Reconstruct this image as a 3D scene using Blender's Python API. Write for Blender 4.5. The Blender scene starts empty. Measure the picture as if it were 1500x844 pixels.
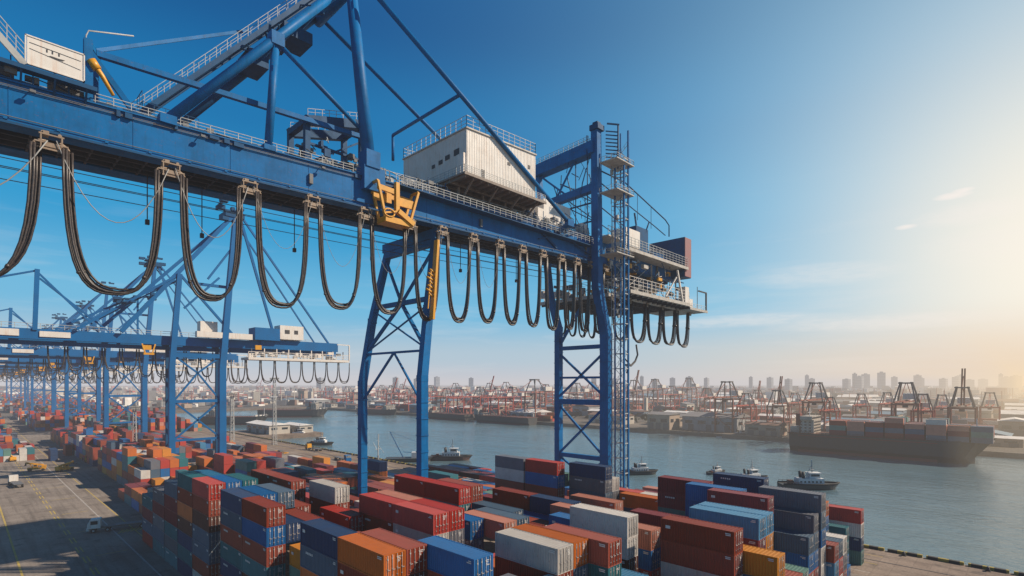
import bpy, math, random
from mathutils import Vector, Matrix
R = math.radians
random.seed(7)
col = bpy.context.scene.collection
C_, S_, F_, H_ = .7203, .6937, 780.0, 34.0      # camera forward, focal length and height used to turn pixels of the photo into points

def onY(px, py, Y):
    t = (px-750)/F_; d = Y/(S_-C_*t)
    return Vector((d*(C_+S_*t), Y, H_+(562-py)*d/F_))
def onX(px, py, X):
    t = (px-750)/F_; d = X/(C_+S_*t)
    return Vector((X, d*(S_-C_*t), H_+(562-py)*d/F_))
def onZ(px, py, Z):
    t = (px-750)/F_; d = (H_-Z)*F_/(py-562)
    return Vector((d*(C_+S_*t), d*(S_-C_*t), Z))
def proj(x, y, z):
    d = C_*x+S_*y; r = S_*x-C_*y
    if d < 1: return None
    return 750+F_*r/d, 562+F_*(H_-z)/d, d

# ------------------------------------------------------------------ materials
def lin(r, g, b):
    f = lambda c: (c/255/12.92) if c/255 <= .04045 else ((c/255+.055)/1.055)**2.4
    return (f(r), f(g), f(b))
_mats = {}
def paint(name, rgb, rough=.5, metal=0.0, dirt=.35, dscale=.6, dcol=(.10, .07, .05), var=.0, streak=0.0, bump=0.0, bscale=6, spec=.5, rust=0.0, roof=0.0):
    if name in _mats: return _mats[name]
    m = bpy.data.materials.new(name); m.use_nodes = True
    nt = m.node_tree; N = nt.nodes; L = nt.links
    b = N['Principled BSDF']
    rgb = tuple(c*.84 for c in rgb)
    b.inputs['Roughness'].default_value = rough; b.inputs['Metallic'].default_value = metal
    b.inputs['Specular IOR Level'].default_value = spec
    tc = N.new('ShaderNodeTexCoord')
    geo = N.new('ShaderNodeNewGeometry')
    nz = N.new('ShaderNodeTexNoise'); nz.inputs['Scale'].default_value = dscale; nz.inputs['Detail'].default_value = 6; nz.inputs['Roughness'].default_value = .65
    L.new(geo.outputs['Position'], nz.inputs['Vector'])
    rp = N.new('ShaderNodeMapRange'); rp.inputs['From Min'].default_value = .42; rp.inputs['From Max'].default_value = .75
    rp.inputs['To Max'].default_value = dirt
    L.new(nz.outputs['Fac'], rp.inputs['Value'])
    mx = N.new('ShaderNodeMix'); mx.data_type = 'RGBA'
    mx.inputs['A'].default_value = (*rgb, 1); mx.inputs['B'].default_value = (*dcol, 1)
    L.new(rp.outputs['Result'], mx.inputs['Factor'])
    out = mx.outputs['Result']
    if streak > 0:
        mp = N.new('ShaderNodeMapping'); mp.inputs['Scale'].default_value = (2.2, 2.2, .18)
        L.new(geo.outputs['Position'], mp.inputs['Vector'])
        n2 = N.new('ShaderNodeTexNoise'); n2.inputs['Scale'].default_value = 1.3; n2.inputs['Detail'].default_value = 5
        L.new(mp.outputs['Vector'], n2.inputs['Vector'])
        r2 = N.new('ShaderNodeMapRange'); r2.inputs['From Min'].default_value = .52; r2.inputs['From Max'].default_value = .8; r2.inputs['To Max'].default_value = streak
        L.new(n2.outputs['Fac'], r2.inputs['Value'])
        m2 = N.new('ShaderNodeMix'); m2.data_type = 'RGBA'; L.new(r2.outputs['Result'], m2.inputs['Factor'])
        L.new(out, m2.inputs['A']); m2.inputs['B'].default_value = (dcol[0]*1.6, dcol[1]*1.1, dcol[2]*.8, 1)
        out = m2.outputs['Result']
    if rust > 0:
        n4 = N.new('ShaderNodeTexNoise'); n4.inputs['Scale'].default_value = 2.7; n4.inputs['Detail'].default_value = 8; n4.inputs['Roughness'].default_value = .75
        L.new(geo.outputs['Position'], n4.inputs['Vector'])
        r4 = N.new('ShaderNodeMapRange'); r4.inputs['From Min'].default_value = .585; r4.inputs['From Max'].default_value = .66; r4.inputs['To Max'].default_value = rust
        L.new(n4.outputs['Fac'], r4.inputs['Value'])
        m4 = N.new('ShaderNodeMix'); m4.data_type = 'RGBA'; L.new(r4.outputs['Result'], m4.inputs['Factor'])
        L.new(out, m4.inputs['A']); m4.inputs['B'].default_value = (.16, .055, .02, 1)
        out = m4.outputs['Result']
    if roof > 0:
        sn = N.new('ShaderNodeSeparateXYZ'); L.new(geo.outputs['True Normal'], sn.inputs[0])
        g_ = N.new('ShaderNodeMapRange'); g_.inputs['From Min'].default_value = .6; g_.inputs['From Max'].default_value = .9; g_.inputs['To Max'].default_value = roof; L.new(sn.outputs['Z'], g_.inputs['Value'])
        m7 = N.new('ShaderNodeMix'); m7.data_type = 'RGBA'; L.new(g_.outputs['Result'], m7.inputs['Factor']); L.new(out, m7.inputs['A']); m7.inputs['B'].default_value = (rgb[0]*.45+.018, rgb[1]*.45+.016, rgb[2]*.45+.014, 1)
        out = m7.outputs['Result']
    if var > 0:
        oi = N.new('ShaderNodeObjectInfo')
        hs = N.new('ShaderNodeHueSaturation')
        r3 = N.new('ShaderNodeMapRange'); r3.inputs['To Min'].default_value = 1-var; r3.inputs['To Max'].default_value = 1+var
        L.new(oi.outputs['Random'], r3.inputs['Value']); L.new(r3.outputs['Result'], hs.inputs['Value'])
        r5 = N.new('ShaderNodeMapRange'); r5.inputs['To Min'].default_value = 1.12; r5.inputs['To Max'].default_value = .95
        L.new(oi.outputs['Random'], r5.inputs['Value']); L.new(r5.outputs['Result'], hs.inputs['Saturation'])
        L.new(out, hs.inputs['Color']); out = hs.outputs['Color']
    L.new(out, b.inputs['Base Color'])
    rr = N.new('ShaderNodeMapRange'); rr.inputs['To Min'].default_value = max(.05, rough-.15); rr.inputs['To Max'].default_value = min(1, rough+.2)
    L.new(nz.outputs['Fac'], rr.inputs['Value']); L.new(rr.outputs['Result'], b.inputs['Roughness'])
    if bump > 0:
        n3 = N.new('ShaderNodeTexNoise'); n3.inputs['Scale'].default_value = bscale; n3.inputs['Detail'].default_value = 4
        L.new(geo.outputs['Position'], n3.inputs['Vector'])
        bp = N.new('ShaderNodeBump'); bp.inputs['Strength'].default_value = bump; bp.inputs['Distance'].default_value = .1
        L.new(n3.outputs['Fac'], bp.inputs['Height']); L.new(bp.outputs['Normal'], b.inputs['Normal'])
    _mats[name] = m
    return m

BLUE  = paint('crane_blue', (0, .14, .385), .48, dirt=.7, dscale=.3, dcol=(0, .055, .15), streak=.45, bump=.12, bscale=1.2, rust=.5, spec=.12)
BLUE2 = paint('crane_blue_dark', (0, .07, .185), .55, dirt=.5, dscale=.5, dcol=(.008, .025, .05), streak=.2, rust=.3, spec=.2)
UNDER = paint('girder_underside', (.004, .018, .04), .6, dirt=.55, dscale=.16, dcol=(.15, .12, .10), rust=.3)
BLUEF = paint('far_crane_blue', (0, .125, .35), .5, dirt=.5, dscale=.15, dcol=(.003, .05, .14), spec=.2)
WHITE = paint('white_paint', (.74, .71, .66), .5, dirt=.25, dscale=.4, dcol=(.30, .22, .15), streak=.5)
RAIL  = paint('rail_grey', (.42, .44, .44), .5, dirt=.5, dscale=1.5, dcol=(.14, .12, .1))
DECKW = paint('platform_grey', (.48, .46, .42), .6, dirt=.6, dscale=.8, dcol=(.16, .12, .09), streak=.4)
YEL   = paint('yellow_paint', (.70, .33, .01), .45, dirt=.4, dscale=1.2, dcol=(.25, .10, .02), rust=.5)
RUB   = paint('cable_rubber', (.026, .022, .022), .42, dirt=.5, dscale=2.5, dcol=(.09, .055, .04), spec=.6)
ROPE  = paint('wire_rope', (.12, .12, .12), .5, dirt=.3)
CHAINM= paint('pale_chain', (.30, .31, .31), .5, dirt=.3)
TAN   = paint('trolley_tan', (.30, .22, .15), .55, dirt=.6, dscale=2, dcol=(.10, .06, .04), rust=.6)
GREY  = paint('steel_grey', (.13, .14, .15), .6, dirt=.5, dscale=1)
DARK  = paint('dark_steel', (.025, .028, .035), .6, dirt=.4, dscale=1)
REDOX = paint('red_oxide', (.32, .06, .035), .6, dirt=.5, dscale=.7)
GLASS = paint('dark_glass', (.02, .03, .04), .1, dirt=.1, spec=.8)
TYRE  = paint('tyre', (.02, .02, .02), .8, dirt=.3)
CREDF = paint('far_crane_red', (.42, .07, .05), .6, dirt=.3)
CGREY = paint('far_crane_grey', (.12, .12, .13), .6, dirt=.3)
HULLD = paint('hull_dark', (.05, .055, .055), .55, dirt=.6, dscale=.3, dcol=(.06, .045, .035), streak=.3)
HULLR = paint('hull_red', (.20, .035, .025), .6, dirt=.5, dscale=.3)
BOATW = paint('boat_white', (.65, .66, .66), .5, dirt=.3, dscale=.8, dcol=(.3, .22, .16))
DECKR = paint('deck_red_brown', (.13, .045, .03), .7, dirt=.5, dscale=1)

# ------------------------------------------------------------------ mesh builder
class MB:
    def __init__(s): s.v = []; s.f = []; s.m = []; s.k = 0; s.sm = []
    def quadbox(s, P, k=None, smooth=False):
        i = len(s.v); s.v += [tuple(p) for p in P]
        for q in ((0,3,2,1),(4,5,6,7),(0,1,5,4),(1,2,6,5),(2,3,7,6),(3,0,4,7)):
            s.f.append(tuple(i+j for j in q)); s.m.append(s.k if k is None else k); s.sm.append(False)
    def box(s, x0, x1, y0, y1, z0, z1, k=None):
        s.quadbox([(x0,y0,z0),(x1,y0,z0),(x1,y1,z0),(x0,y1,z0),(x0,y0,z1),(x1,y0,z1),(x1,y1,z1),(x0,y1,z1)], k)
    def cbox(s, c, sz, k=None, rz=0, tilt=0):
        M = Matrix.Translation(Vector(c)) @ Matrix.Rotation(rz,4,'Z') @ Matrix.Rotation(tilt,4,'Y')
        hx,hy,hz = sz[0]/2,sz[1]/2,sz[2]/2
        s.quadbox([M@Vector(p) for p in ((-hx,-hy,-hz),(hx,-hy,-hz),(hx,hy,-hz),(-hx,hy,-hz),(-hx,-hy,hz),(hx,-hy,hz),(hx,hy,hz),(-hx,hy,hz))], k)
    def _fr(s, d):
        up = Vector((0,0,1)) if abs(d.z) < .9 else Vector((1,0,0))
        a = d.cross(up).normalized(); b = a.cross(d).normalized(); return a, b
    def bar(s, p, q, w, h=None, k=None, w2=None, h2=None):
        p = Vector(p); q = Vector(q); d = (q-p)
        if d.length < 1e-4: return
        d.normalize(); a, b = s._fr(d); h = w if h is None else h
        w2 = w if w2 is None else w2; h2 = h if h2 is None else h2
        P = []
        for c, ww, hh in ((p,w,h),(q,w2,h2)):
            P += [c-a*ww/2-b*hh/2, c+a*ww/2-b*hh/2, c+a*ww/2+b*hh/2, c-a*ww/2+b*hh/2]
        s.quadbox(P, k)
    def tube(s, pts, r, n=8, k=None, r2=None, caps=True):
        pts = [Vector(p) for p in pts]; i0 = len(s.v); m = len(pts)
        pa = None
        for j, p in enumerate(pts):
            d = (pts[min(j+1,m-1)]-pts[max(j-1,0)]).normalized()
            if pa is None: a, b = s._fr(d)
            else:
                a = (pa - d*pa.dot(d)).normalized(); b = a.cross(d)
            pa = a
            rr = r if r2 is None else r+(r2-r)*j/(m-1)
            for t in range(n):
                an = 2*math.pi*t/n; s.v.append(tuple(p+a*rr*math.cos(an)+b*rr*math.sin(an)))
        for j in range(m-1):
            for t in range(n):
                u = (t+1)%n
                s.f.append((i0+j*n+t, i0+j*n+u, i0+(j+1)*n+u, i0+(j+1)*n+t)); s.m.append(s.k if k is None else k); s.sm.append(True)
        if caps:
            s.f.append(tuple(i0+t for t in range(n))[::-1]); s.m.append(s.k if k is None else k); s.sm.append(False)
            s.f.append(tuple(i0+(m-1)*n+t for t in range(n))); s.m.append(s.k if k is None else k); s.sm.append(False)
    def poly(s, pts, k=None):
        i = len(s.v); s.v += [tuple(p) for p in pts]; s.f.append(tuple(range(i, i+len(pts)))); s.m.append(s.k if k is None else k); s.sm.append(False)
    def prism(s, pts, off, k=None):
        off = Vector(off); P = [Vector(p) for p in pts]; n = len(P)
        s.poly(P[::-1], k); s.poly([p+off for p in P], k)
        for i in range(n):
            j = (i+1) % n; s.poly([P[i], P[j], P[j]+off, P[i]+off], k)
    def rail(s, p, q, h=1.15, step=1.5, r=.045, bars=2, k=None):
        p = Vector(p); q = Vector(q); n = max(1, int((q-p).length/step)); u = Vector((0,0,1))
        for i in range(n+1):
            c = p.lerp(q, i/n); s.bar(c, c+u*h, r*1.6, k=k)
        for b in range(bars):
            z = h*(1-b/(bars))
            s.bar(p+u*z, q+u*z, r*1.6 if b == 0 else r*1.2, k=k)
    def build(s, name, mats, parent=None, loc=None):
        me = bpy.data.meshes.new(name)
        me.from_pydata(s.v, [], s.f)
        if not isinstance(mats, (list, tuple)): mats = [mats]
        for m in mats: me.materials.append(m)
        if len(mats) > 1: me.polygons.foreach_set('material_index', s.m)
        if any(s.sm): me.polygons.foreach_set('use_smooth', s.sm)
        me.update()
        return link(name, me, parent, loc)
def link(name, me, parent=None, loc=None):
    o = bpy.data.objects.new(name, me); col.objects.link(o)
    if loc is not None: o.location = loc
    if parent is not None:
        o.parent = parent
        if isinstance(me, bpy.types.Mesh) and me.get('world'): pass
    return o
def tag(o, label=None, cat=None, group=None, kind=None):
    if label: o['label'] = label
    if cat: o['category'] = cat
    if group: o['group'] = group
    if kind: o['kind'] = kind
    return o
def empty(name, loc=(0,0,0), rz=0):
    o = bpy.data.objects.new(name, None); col.objects.link(o); o.location = loc; o.rotation_euler.z = rz; o.empty_display_size = .5
    return o
def part(mb, name, mat, root, label=None):
    """mesh given in world coordinates, parented to a thing whose Empty stands at root.location"""
    o = mb.build(name, mat, root)
    w = Vector((0,0,0)); r = root
    while r is not None: w += r.location; r = r.parent
    o.location = -w
    if label: o['label'] = label
    return o
def sub(mb, name, mat, parent):
    o = mb.build(name, mat, parent)      # parent mesh already sits at minus the root location: world coordinates hold
    return o
def copy_tree(o, parent=None):
    c = o.copy(); col.objects.link(c); c.parent = parent
    for ch in [x for x in KIDS.get(o.name, [])]: copy_tree(ch, c)
    return c
KIDS = {}
def note_kids(o):
    KIDS[o.name] = list(o.children)
    for c in o.children: note_kids(c)

# ================================================================== CRANE IN FRONT
gb = lambda x: 64.4+.026*x
gt = lambda x: 68.9+.042*x
root = empty('quay_crane', (62.2, 92, 0))
tag(root, 'huge blue quay crane with black cable loops hanging under its boom', 'crane')
def gird(m, x0, x1, y0, y1):
    m.quadbox([(x0,y0,gb(x0)),(x1,y0,gb(x1)),(x1,y1,gb(x1)),(x0,y1,gb(x0)),(x0,y0,gt(x0)),(x1,y0,gt(x1)),(x1,y1,gt(x1)),(x0,y1,gt(x0))])
def lips(m, x0, x1, y0, y1, zf, dz0, dz1):
    m.quadbox([(x0,y0,zf(x0)+dz0),(x1,y0,zf(x1)+dz0),(x1,y1,zf(x1)+dz0),(x0,y1,zf(x0)+dz0),(x0,y0,zf(x0)+dz1),(x1,y0,zf(x1)+dz1),(x1,y1,zf(x1)+dz1),(x0,y1,zf(x0)+dz1)])
for (y0, y1) in ((85, 87.4), (94.8, 97.2)):
    m = MB(); xs = [-22+12*i for i in range(17)]
    for a, b in zip(xs[:-1], xs[1:]): gird(m, a, min(b,172), y0, y1)
    m2 = MB()
    lips(m2, -22, 172, y0-.35, y1+.35, gb, -.16, -.003); lips(m2, -22, 172, y0-.3, y1+.3, gt, .003, .18)
    g = part(m, 'girder', BLUE, root); sub(m2, 'flange', BLUE, g)
    m3 = MB()
    for i in range(16):
        x = -20+12*i; m3.box(x-.04, x+.04, y0-.05, y0-.003, gb(x)+.02, gt(x)-.02)
    if y0 == 85:
        for i in range(40):
            x = -20+4.7*i; m3.box(x, x+.35, y0-.6, y0-.36, gb(x)-.02, gb(x)+.3)
    sub(m3, 'rib', BLUE, g)
m = MB()
lips(m, -22, 170, 87.4, 94.8, gb, .35, .6)
for i in range(64):
    x = -21+3*i; lips(m, x, x+.25, 87.5, 94.7, gb, -.15, .35)
for yy in (89, 91, 93): lips(m, -22, 170, yy-.12, yy+.12, gb, -.25, .35)
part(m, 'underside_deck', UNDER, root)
m = MB()
for i in range(30):
    x = -20+6*i; m.bar((x,87.4,gt(x)-.3),(x,94.8,gt(x)-.3),.5,.5)
    m.bar((x,87.4,gt(x)-.5),(x+6,94.8,gt(x+6)-.5),.22)
part(m, 'cross_tie', BLUE2, root)
m = MB(); rq = random.Random(4)
for i in range(60):
    x = -18+rq.random()*186; w_ = rq.uniform(.3,1.4)
    if rq.random() < .35: m.box(x,x+w_,84.55,84.95,gt(x)-rq.uniform(.5,.9),gt(x)-.1)
    else: m.bar((x,84.8,gt(x)+.35),(x+rq.uniform(2,6),84.8,gt(x)+.35),.14)
part(m,'conduit_box',BLUE2,root)
m = MB()
for dz in (.45,.62): m.tube([(-20+i*4,84.78,gt(-20+i*4)-dz*1.0) for i in range(36)],.05,5)
m.tube([(-20+i*4,84.8,gb(-20+i*4)+.5) for i in range(36)],.06,5)
part(m,'pipe_run',GREY,root)
m = MB()
for i in range(44):
    x = rq.uniform(116,124); y = rq.uniform(84,97); z = rq.uniform(70,96); L_ = rq.uniform(1,6)
    m.bar((x,y,z),(x+rq.uniform(-1,1),y+rq.uniform(-3,3),z+L_*rq.choice((-1,1))),rq.uniform(.08,.25))
for z in (72,78,83): m.bar((119,83.5,z),(119,103,z+rq.uniform(-1,1)),.35); m.bar((119,84,z),(119,92,z+5),.25)
for y in (86,90): m.bar((119,y,70),(119,y,97),.22)
part(m,'brace',BLUE2,root)
m = MB()
for i in range(40):
    z = 8+i*2.2; m.bar((121.6,80.1,z),(122.8,79.8,z),.07)
for x in (121.6,122.8): m.bar((x,80,6),(x,80,96),.09)
for i in range(16):
    z = rq.uniform(50,95); m.cbox((rq.uniform(121.5,124.5),rq.uniform(77,81),z),(rq.uniform(.3,.9),.5,rq.uniform(.4,1.4)))
part(m,'ladder',RAIL,root)
m = MB(); rw = random.Random(12)
for i in range(26):
    x = 2+i*6.4+rw.uniform(-1,1); z = gb(x)+.12
    if i % 6 == 0: m.box(x,x+.6,84.6,84.97,z+1.4,z+3.0)
for i in range(9):
    x = 6+i*18; m.bar((x,84.9,gt(x)-.2),(x,84.2,gt(x)-.6),.1); m.cbox((x,84.0,gt(x)-.8),(.55,.4,.3))
part(m,'lamp_fitting',GREY,root)
m = MB()
for (xa_, xb_) in ((-8,11),(52,70),(96,118)):
    x = xa_
    while x < xb_:
        m.bar((x,84.9,gt(x)+.2),(x,84.9,gt(x)+rw.uniform(1.4,3.2)),.12); m.bar((x,84.9,gt(x)+1.2),(x+2,85.8,gt(x)+rw.uniform(.6,2.6)),.1); x += rw.uniform(1.0,2.4)
part(m,'brace',BLUE2,root)
# handrails on the girder
for (a, b, y) in ((12,50,85.1),(12,50,87.3),(58,118,84.8),(58,118,87.5),(-20,12,87.4),(20,120,96.8),(124,168,84.8)):
    m = MB(); m.rail((a,y,gt(a)+.18),(b,y,gt(b)+.18),1.3,1.9,.05,3); part(m,'handrail',RAIL,root)
# legs --------------------------------------------------------------
def leg(pts, ws, mat=BLUE):
    m = MB()
    for (p, q), (w, w2) in zip(zip(pts[:-1], pts[1:]), zip(ws[:-1], ws[1:])):
        m.bar(p, q, w, w, w2=w2, h2=w2)
    for p, w in zip(pts[1:-1], ws[1:-1]): m.cbox(p, (w*1.04, w*1.04, 1.2))
    o = part(m, 'leg', mat, root)
    r = MB(); p0 = Vector(pts[0]); p1 = Vector(pts[1])
    for i in range(int((p1-p0).length/3.2)):
        c = p0.lerp(p1, (i+.5)*3.2/(p1-p0).length); r.cbox(c, (ws[0]+.22, ws[0]+.22, .16))
    sub(r, 'rib', mat, o)
    return o
leg([(62.2,84,0),(62.2,84,35),(64.6,85.2,49),(67.6,86.4,65.6)], [1.6,1.6,1.5,1.35])
leg([(62.2,106,0),(62.2,106,34),(64.4,105.6,48),(67.6,104.2,63.6)], [1.5,1.5,1.4,1.3])
leg([(122,82,0),(122,82,47),(119.2,82.9,60),(119,83.2,102)], [2.45,2.45,2.2,2.0])
leg([(122,98.5,0),(122,98.5,50),(120.5,100.5,60),(119,104,98)], [1.75,1.75,1.6,1.4])
# bogies at the leg feet
for (x, y) in ((62.2,84),(62.2,106),(122,82),(122,98.5)):
    m = MB(); m.box(x-1.1,x+1.1,y-4,y+4,.9,2.2)
    for j in range(6):
        yy = y-3.4+j*1.35
        m.tube([(x-.5,yy,.55),(x+.5,yy,.55)], .5, 10)
    part(m, 'bogie', GREY, root)
def bars(name, L, mat=BLUE, w=.6):
    for seg in L:
        m = MB(); ww = seg[2] if len(seg) > 2 else w
        m.bar(seg[0], seg[1], ww, ww); part(m, name, mat, root)
# landside braces
N_ = lambda z: Vector((62.2+max(0,min(1,(z-35)/30))*5.6, 84+max(0,(z-35)/30)*2.7, z)); Fz = lambda z: Vector((62.2+max(0,min(1,(z-36)/30))*5.6, 106-max(0,(z-36)/30)*2, z))
mid = lambda z: (N_(z)+Fz(z))/2
bars('portal_beam', [(N_(51),Fz(51),.9),(N_(62.8),Fz(62.8),1.3),(Vector((67.8,85.4,64.6)),Vector((67.8,105.4,64.6)),1.9),(N_(40.5),Fz(40.5),.45)])
bars('brace', [(mid(51),N_(41),.6),(mid(51),Fz(41),.6),(N_(62),mid(51),.5),(Fz(62),mid(51),.5),(mid(40.5),N_(30),.35),(mid(40.5),Fz(30),.4),(N_(50),Fz(41),.28),(Fz(50),N_(41),.28)])
bars('sill_beam', [((62.2,84,3),(62.2,106,3),1.6),((122,82,3),(122,98.5,3),1.8)])
# waterside braces
nw = lambda z: Vector((122,82,z)); fw = lambda z: Vector((122,98.5,z))
bars('portal_beam', [(nw(44.2),fw(44.2),1.1),(nw(35.7),fw(35.7),.6),(nw(28.8),fw(28.8),1.5),(nw(13.4),fw(13.4),1.2),((119,83.2,97.6),(119,104,96.6),3.2),((119,83,87),(119,103,86),2.0)])
bars('brace', [(nw(43),fw(30),.55),(fw(43),nw(30),.55),(nw(28),fw(13.5),.55),(fw(28),nw(13.5),.55),(nw(13),fw(4),.5),(fw(13),nw(4),.5),(Vector((121,90,55)),fw(44.5),.6),((119,93,87),(119,104,96),.5),((119,90,96.5),(119,97,87),.4)])
# stairs and lift tower outside the waterside leg
tw = empty('stair', (0,0,0)); tw.parent = root
bpy.data.objects.remove(tw)
for (x, y) in ((124.8,79.2),(124.8,76.8),(122.4,76.6),(122.4,79.4)):
    m = MB(); m.bar((x,y,0),(x,y,102 if x > 124 else 92),.42 if y < 78 else .3); part(m,'tower_post',BLUE,root)
m = MB()
for i in range(24):
    z = 2+4*i
    m.bar((124.8,76.8,z),(122.4,79.4,z+4),.12); m.bar((124.8,79.2,z),(124.8,76.8,z),.22); m.bar((122.4,79.4,z),(122.4,76.6,z),.22); m.bar((124.8,76.8,z),(122.4,76.6,z),.22); m.bar((124.8,79.2,z),(122.6,80.5,z),.2)
    m.bar((122.6,79.3,z),(124.6,77,z+4),.5,.08); m.rail((122.6,79.3,z),(124.6,77,z+4),1,1.2,.04,1)
part(m, 'stair_flight', RAIL, root)
m = MB()
for z in (92.5, 68, 84.5):
    m.box(118,126.4,75.9,81.4,z,z+.25)
    m.rail((118,76,z+.25),(126.3,76,z+.25),1.2,1.4); m.rail((126.3,76,z+.25),(126.3,81.4,z+.25),1.2,1.4); m.rail((118,76,z+.25),(118,81.4,z+.25),1.2,1.4)
part(m, 'landing', DECKW, root)
m = MB(); m.rail((119,83.6,99.2),(119,103.6,98.2),1.5,1.6,.05,3); m.rail((117.6,84.6,99.2),(117.6,103.6,98.2),1.5,1.6,.05,3); part(m,'handrail',RAIL,root)
m = MB(); m.box(117.6,120.6,81.6,84.4,102,103.4); m.box(118.2,119.8,82.2,83.8,103.4,104.2)
for i in range(9): m.bar((120.8,81.3,94+i),(123.4,79.4,94+i),.25)
m.bar((123.6,79.2,92),(123.6,79.2,104),.35); m.bar((121,81,104),(123.8,79,104),.35); part(m,'winch',BLUE2,root)
# A-frame -----------------------------------------------------------
apx = {85.5: Vector((47.8,85.5,104.6)), 97.0: Vector((47.6,97,104.2))}
for y in (85.5, 97.0):
    A = apx[y]; dy = y
    if y > 90:
        m = MB(); m.tube([(20.2,y,gt(20)+.2), A], .6, 12); part(m,'raking_leg',BLUE2,root)
        m = MB(); m.tube([A, (109.5,y,gt(109)+1.5)], .42, 10); m.cbox((109.5,y,gt(109)+1.0),(2.6,1.6,2.0)); part(m,'stay',BLUE,root)
        continue
    m = MB(); m.tube([(51.6,y-.6,69.5), A], 1.22, 14, r2=.92); m.cbox((51.6,y-.4,70.6),(4.2,2.8,4.2)); m.cbox((51.2,y-.6,74),(2.8,2.8,3)); part(m,'mast',BLUE,root)
    m = MB(); m.tube([(19.6,y-.4,gt(20)+.2), A], .68, 12); m.cbox((19.9,y-.3,gt(20)+.5),(2.0,1.7,1.2)); part(m,'raking_leg',BLUE,root)
    nd = Vector((20.2,y,70)).lerp(A, .53)
    m = MB(); m.tube([(33.6,y,gt(33)+.1), nd], .62, 12); m.cbox((33.6,y,gt(33)+.5),(1.8,1.8,.8)); m.cbox(nd,(2.0,1.9,2.0)); part(m,'post',BLUE,root)
    m = MB(); m.tube([nd, (51.2,y,78.6)], .38, 10); part(m,'brace',BLUE,root)
    e_ = onY(834,327,81.7); m = MB(); m.tube([A+Vector((0,-3.6,-1)), e_], .48, 10); m.cbox(e_,(2.4,1.2,1.6)); m.bar(e_, (e_.x,85.4,gt(e_.x)-1), .9, .9); part(m,'stay',BLUE,root)
    m = MB(); m.tube([A+Vector((-2,0,2)), (-26,y,96+12)], .4, 10); part(m,'stay',BLUE,root)
m = MB()
for y in (85.5,): 
    nd = Vector((20.2,85.5,70)).lerp(apx[85.5], .53); nf = Vector((20.2,97,70)).lerp(apx[97.0], .53)
    m.tube([nd, nf], .45, 10)
    e1 = Vector((20.2,85.5,70)).lerp(apx[85.5], .8); e2 = Vector((20.2,97,70)).lerp(apx[97.0], .8)
    m.tube([e1, e2], .5, 10); m.tube([nd, e2], .25, 8); m.tube([e1, nf], .25, 8)
    m.tube([(47.8,85,103.5),(47.6,97.5,103.2)], 1.0, 12)
part(m, 'cross_tie', BLUE, root)
# catwalk with handrails climbing beside the raking legs
m = MB()
p = Vector((17,92.5,gt(17)+2)); q = Vector((47,92.5,107))
m.bar(p,q,1.9,.5); m.bar(p+Vector((0,2.2,0)),q+Vector((0,2.2,0)),.5,.9); m.bar(p+Vector((0,-1,0)),q+Vector((0,-1,0)),.4,.7)
for i in range(30):
    c = p.lerp(q,i/29); m.bar(c+Vector((0,-1,0)),c+Vector((0,2.2,0)),.15)
part(m,'catwalk',BLUE2,root)
m = MB(); m.rail(p+Vector((0,-1,0)),q+Vector((0,-1,0)),2.3,2.4,.045,2); m.rail(p+Vector((0,2.2,0)),q+Vector((0,2.2,0)),2.3,2.4,.045,2); part(m,'handrail',RAIL,root)
m = MB(); m.cbox((34.5,94,88),(3.2,5,2.4)); m.cbox((41,93.5,95),(5,5,2)); m.cbox((37,90.5,91),(2.2,1.5,2.2))
for i in range(26):
    f_ = random.random(); c = Vector((20,88,72)).lerp(Vector((47,97,104)), .45+.5*f_); c.y = random.uniform(87,97)
    m.bar(c, c+Vector((random.uniform(-2,2),random.uniform(-3,3),random.uniform(-1.5,2.5))), random.uniform(.12,.35))
part(m,'sheave_gear',BLUE2,root)
# mid beam, ties and the light bars of the pylon
m = MB(); m.bar((12.5,88,77.4),(51,88,79.4),.75,.75); part(m,'ridge_beam',BLUE,root)
m = MB(); m.bar((12.2,88,77.6),(34.6,96.8,95.0),.45,.45); part(m,'tie_bar',BLUE,root)
m = MB(); m.bar((11.4,86,69.2),(11.4,86,77.8),.9); m.bar((12.9,90,69.2),(12.6,90,78),.7); m.bar((11.4,86,77.4),(12.9,90,77.8),.8); m.bar((11.6,86.4,76.6),(16.6,85.8,gt(16)+.2),.65); m.bar((12.4,87.6,gt(12)+.2),(12.4,87.6,74),.5); m.bar((8.6,86,gt(8)),(11.4,86,73),.6); part(m,'hinge_frame',BLUE,root)
m = MB(); m.tube([onY(133,88,85.6),onY(150,112,85.6),onY(166,140,85.6)],.38,10,r2=.2); m.tube([onY(133,88,85.6),onY(142,102,85.6)],.55,10); part(m,'hydraulic_ram',YEL,root)
m = MB(); m.tube([onY(125,70,86),onY(126,52,86),onY(130,45,86),onY(196,53,86)],.09,6); part(m,'conduit',RAIL,root)
# stays cross bar above the house
m = MB()
a_, b_ = Vector((71.3,85.5,91.9)), Vector((71.5,97,91.9)); a_ = (apx[85.5]+Vector((0,-3.6,-1))).lerp(onY(834,327,81.7), .385); b_ = apx[97.0].lerp(Vector((109.5,97,gt(109)+1.5)), .385)
m.tube([a_, b_+Vector((0,11,0))], .36, 8); m.tube([b_+Vector((0,11,0)), b_+Vector((0,11,-6))], .36, 8)
part(m,'spreader_bar',BLUE,root)
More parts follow.
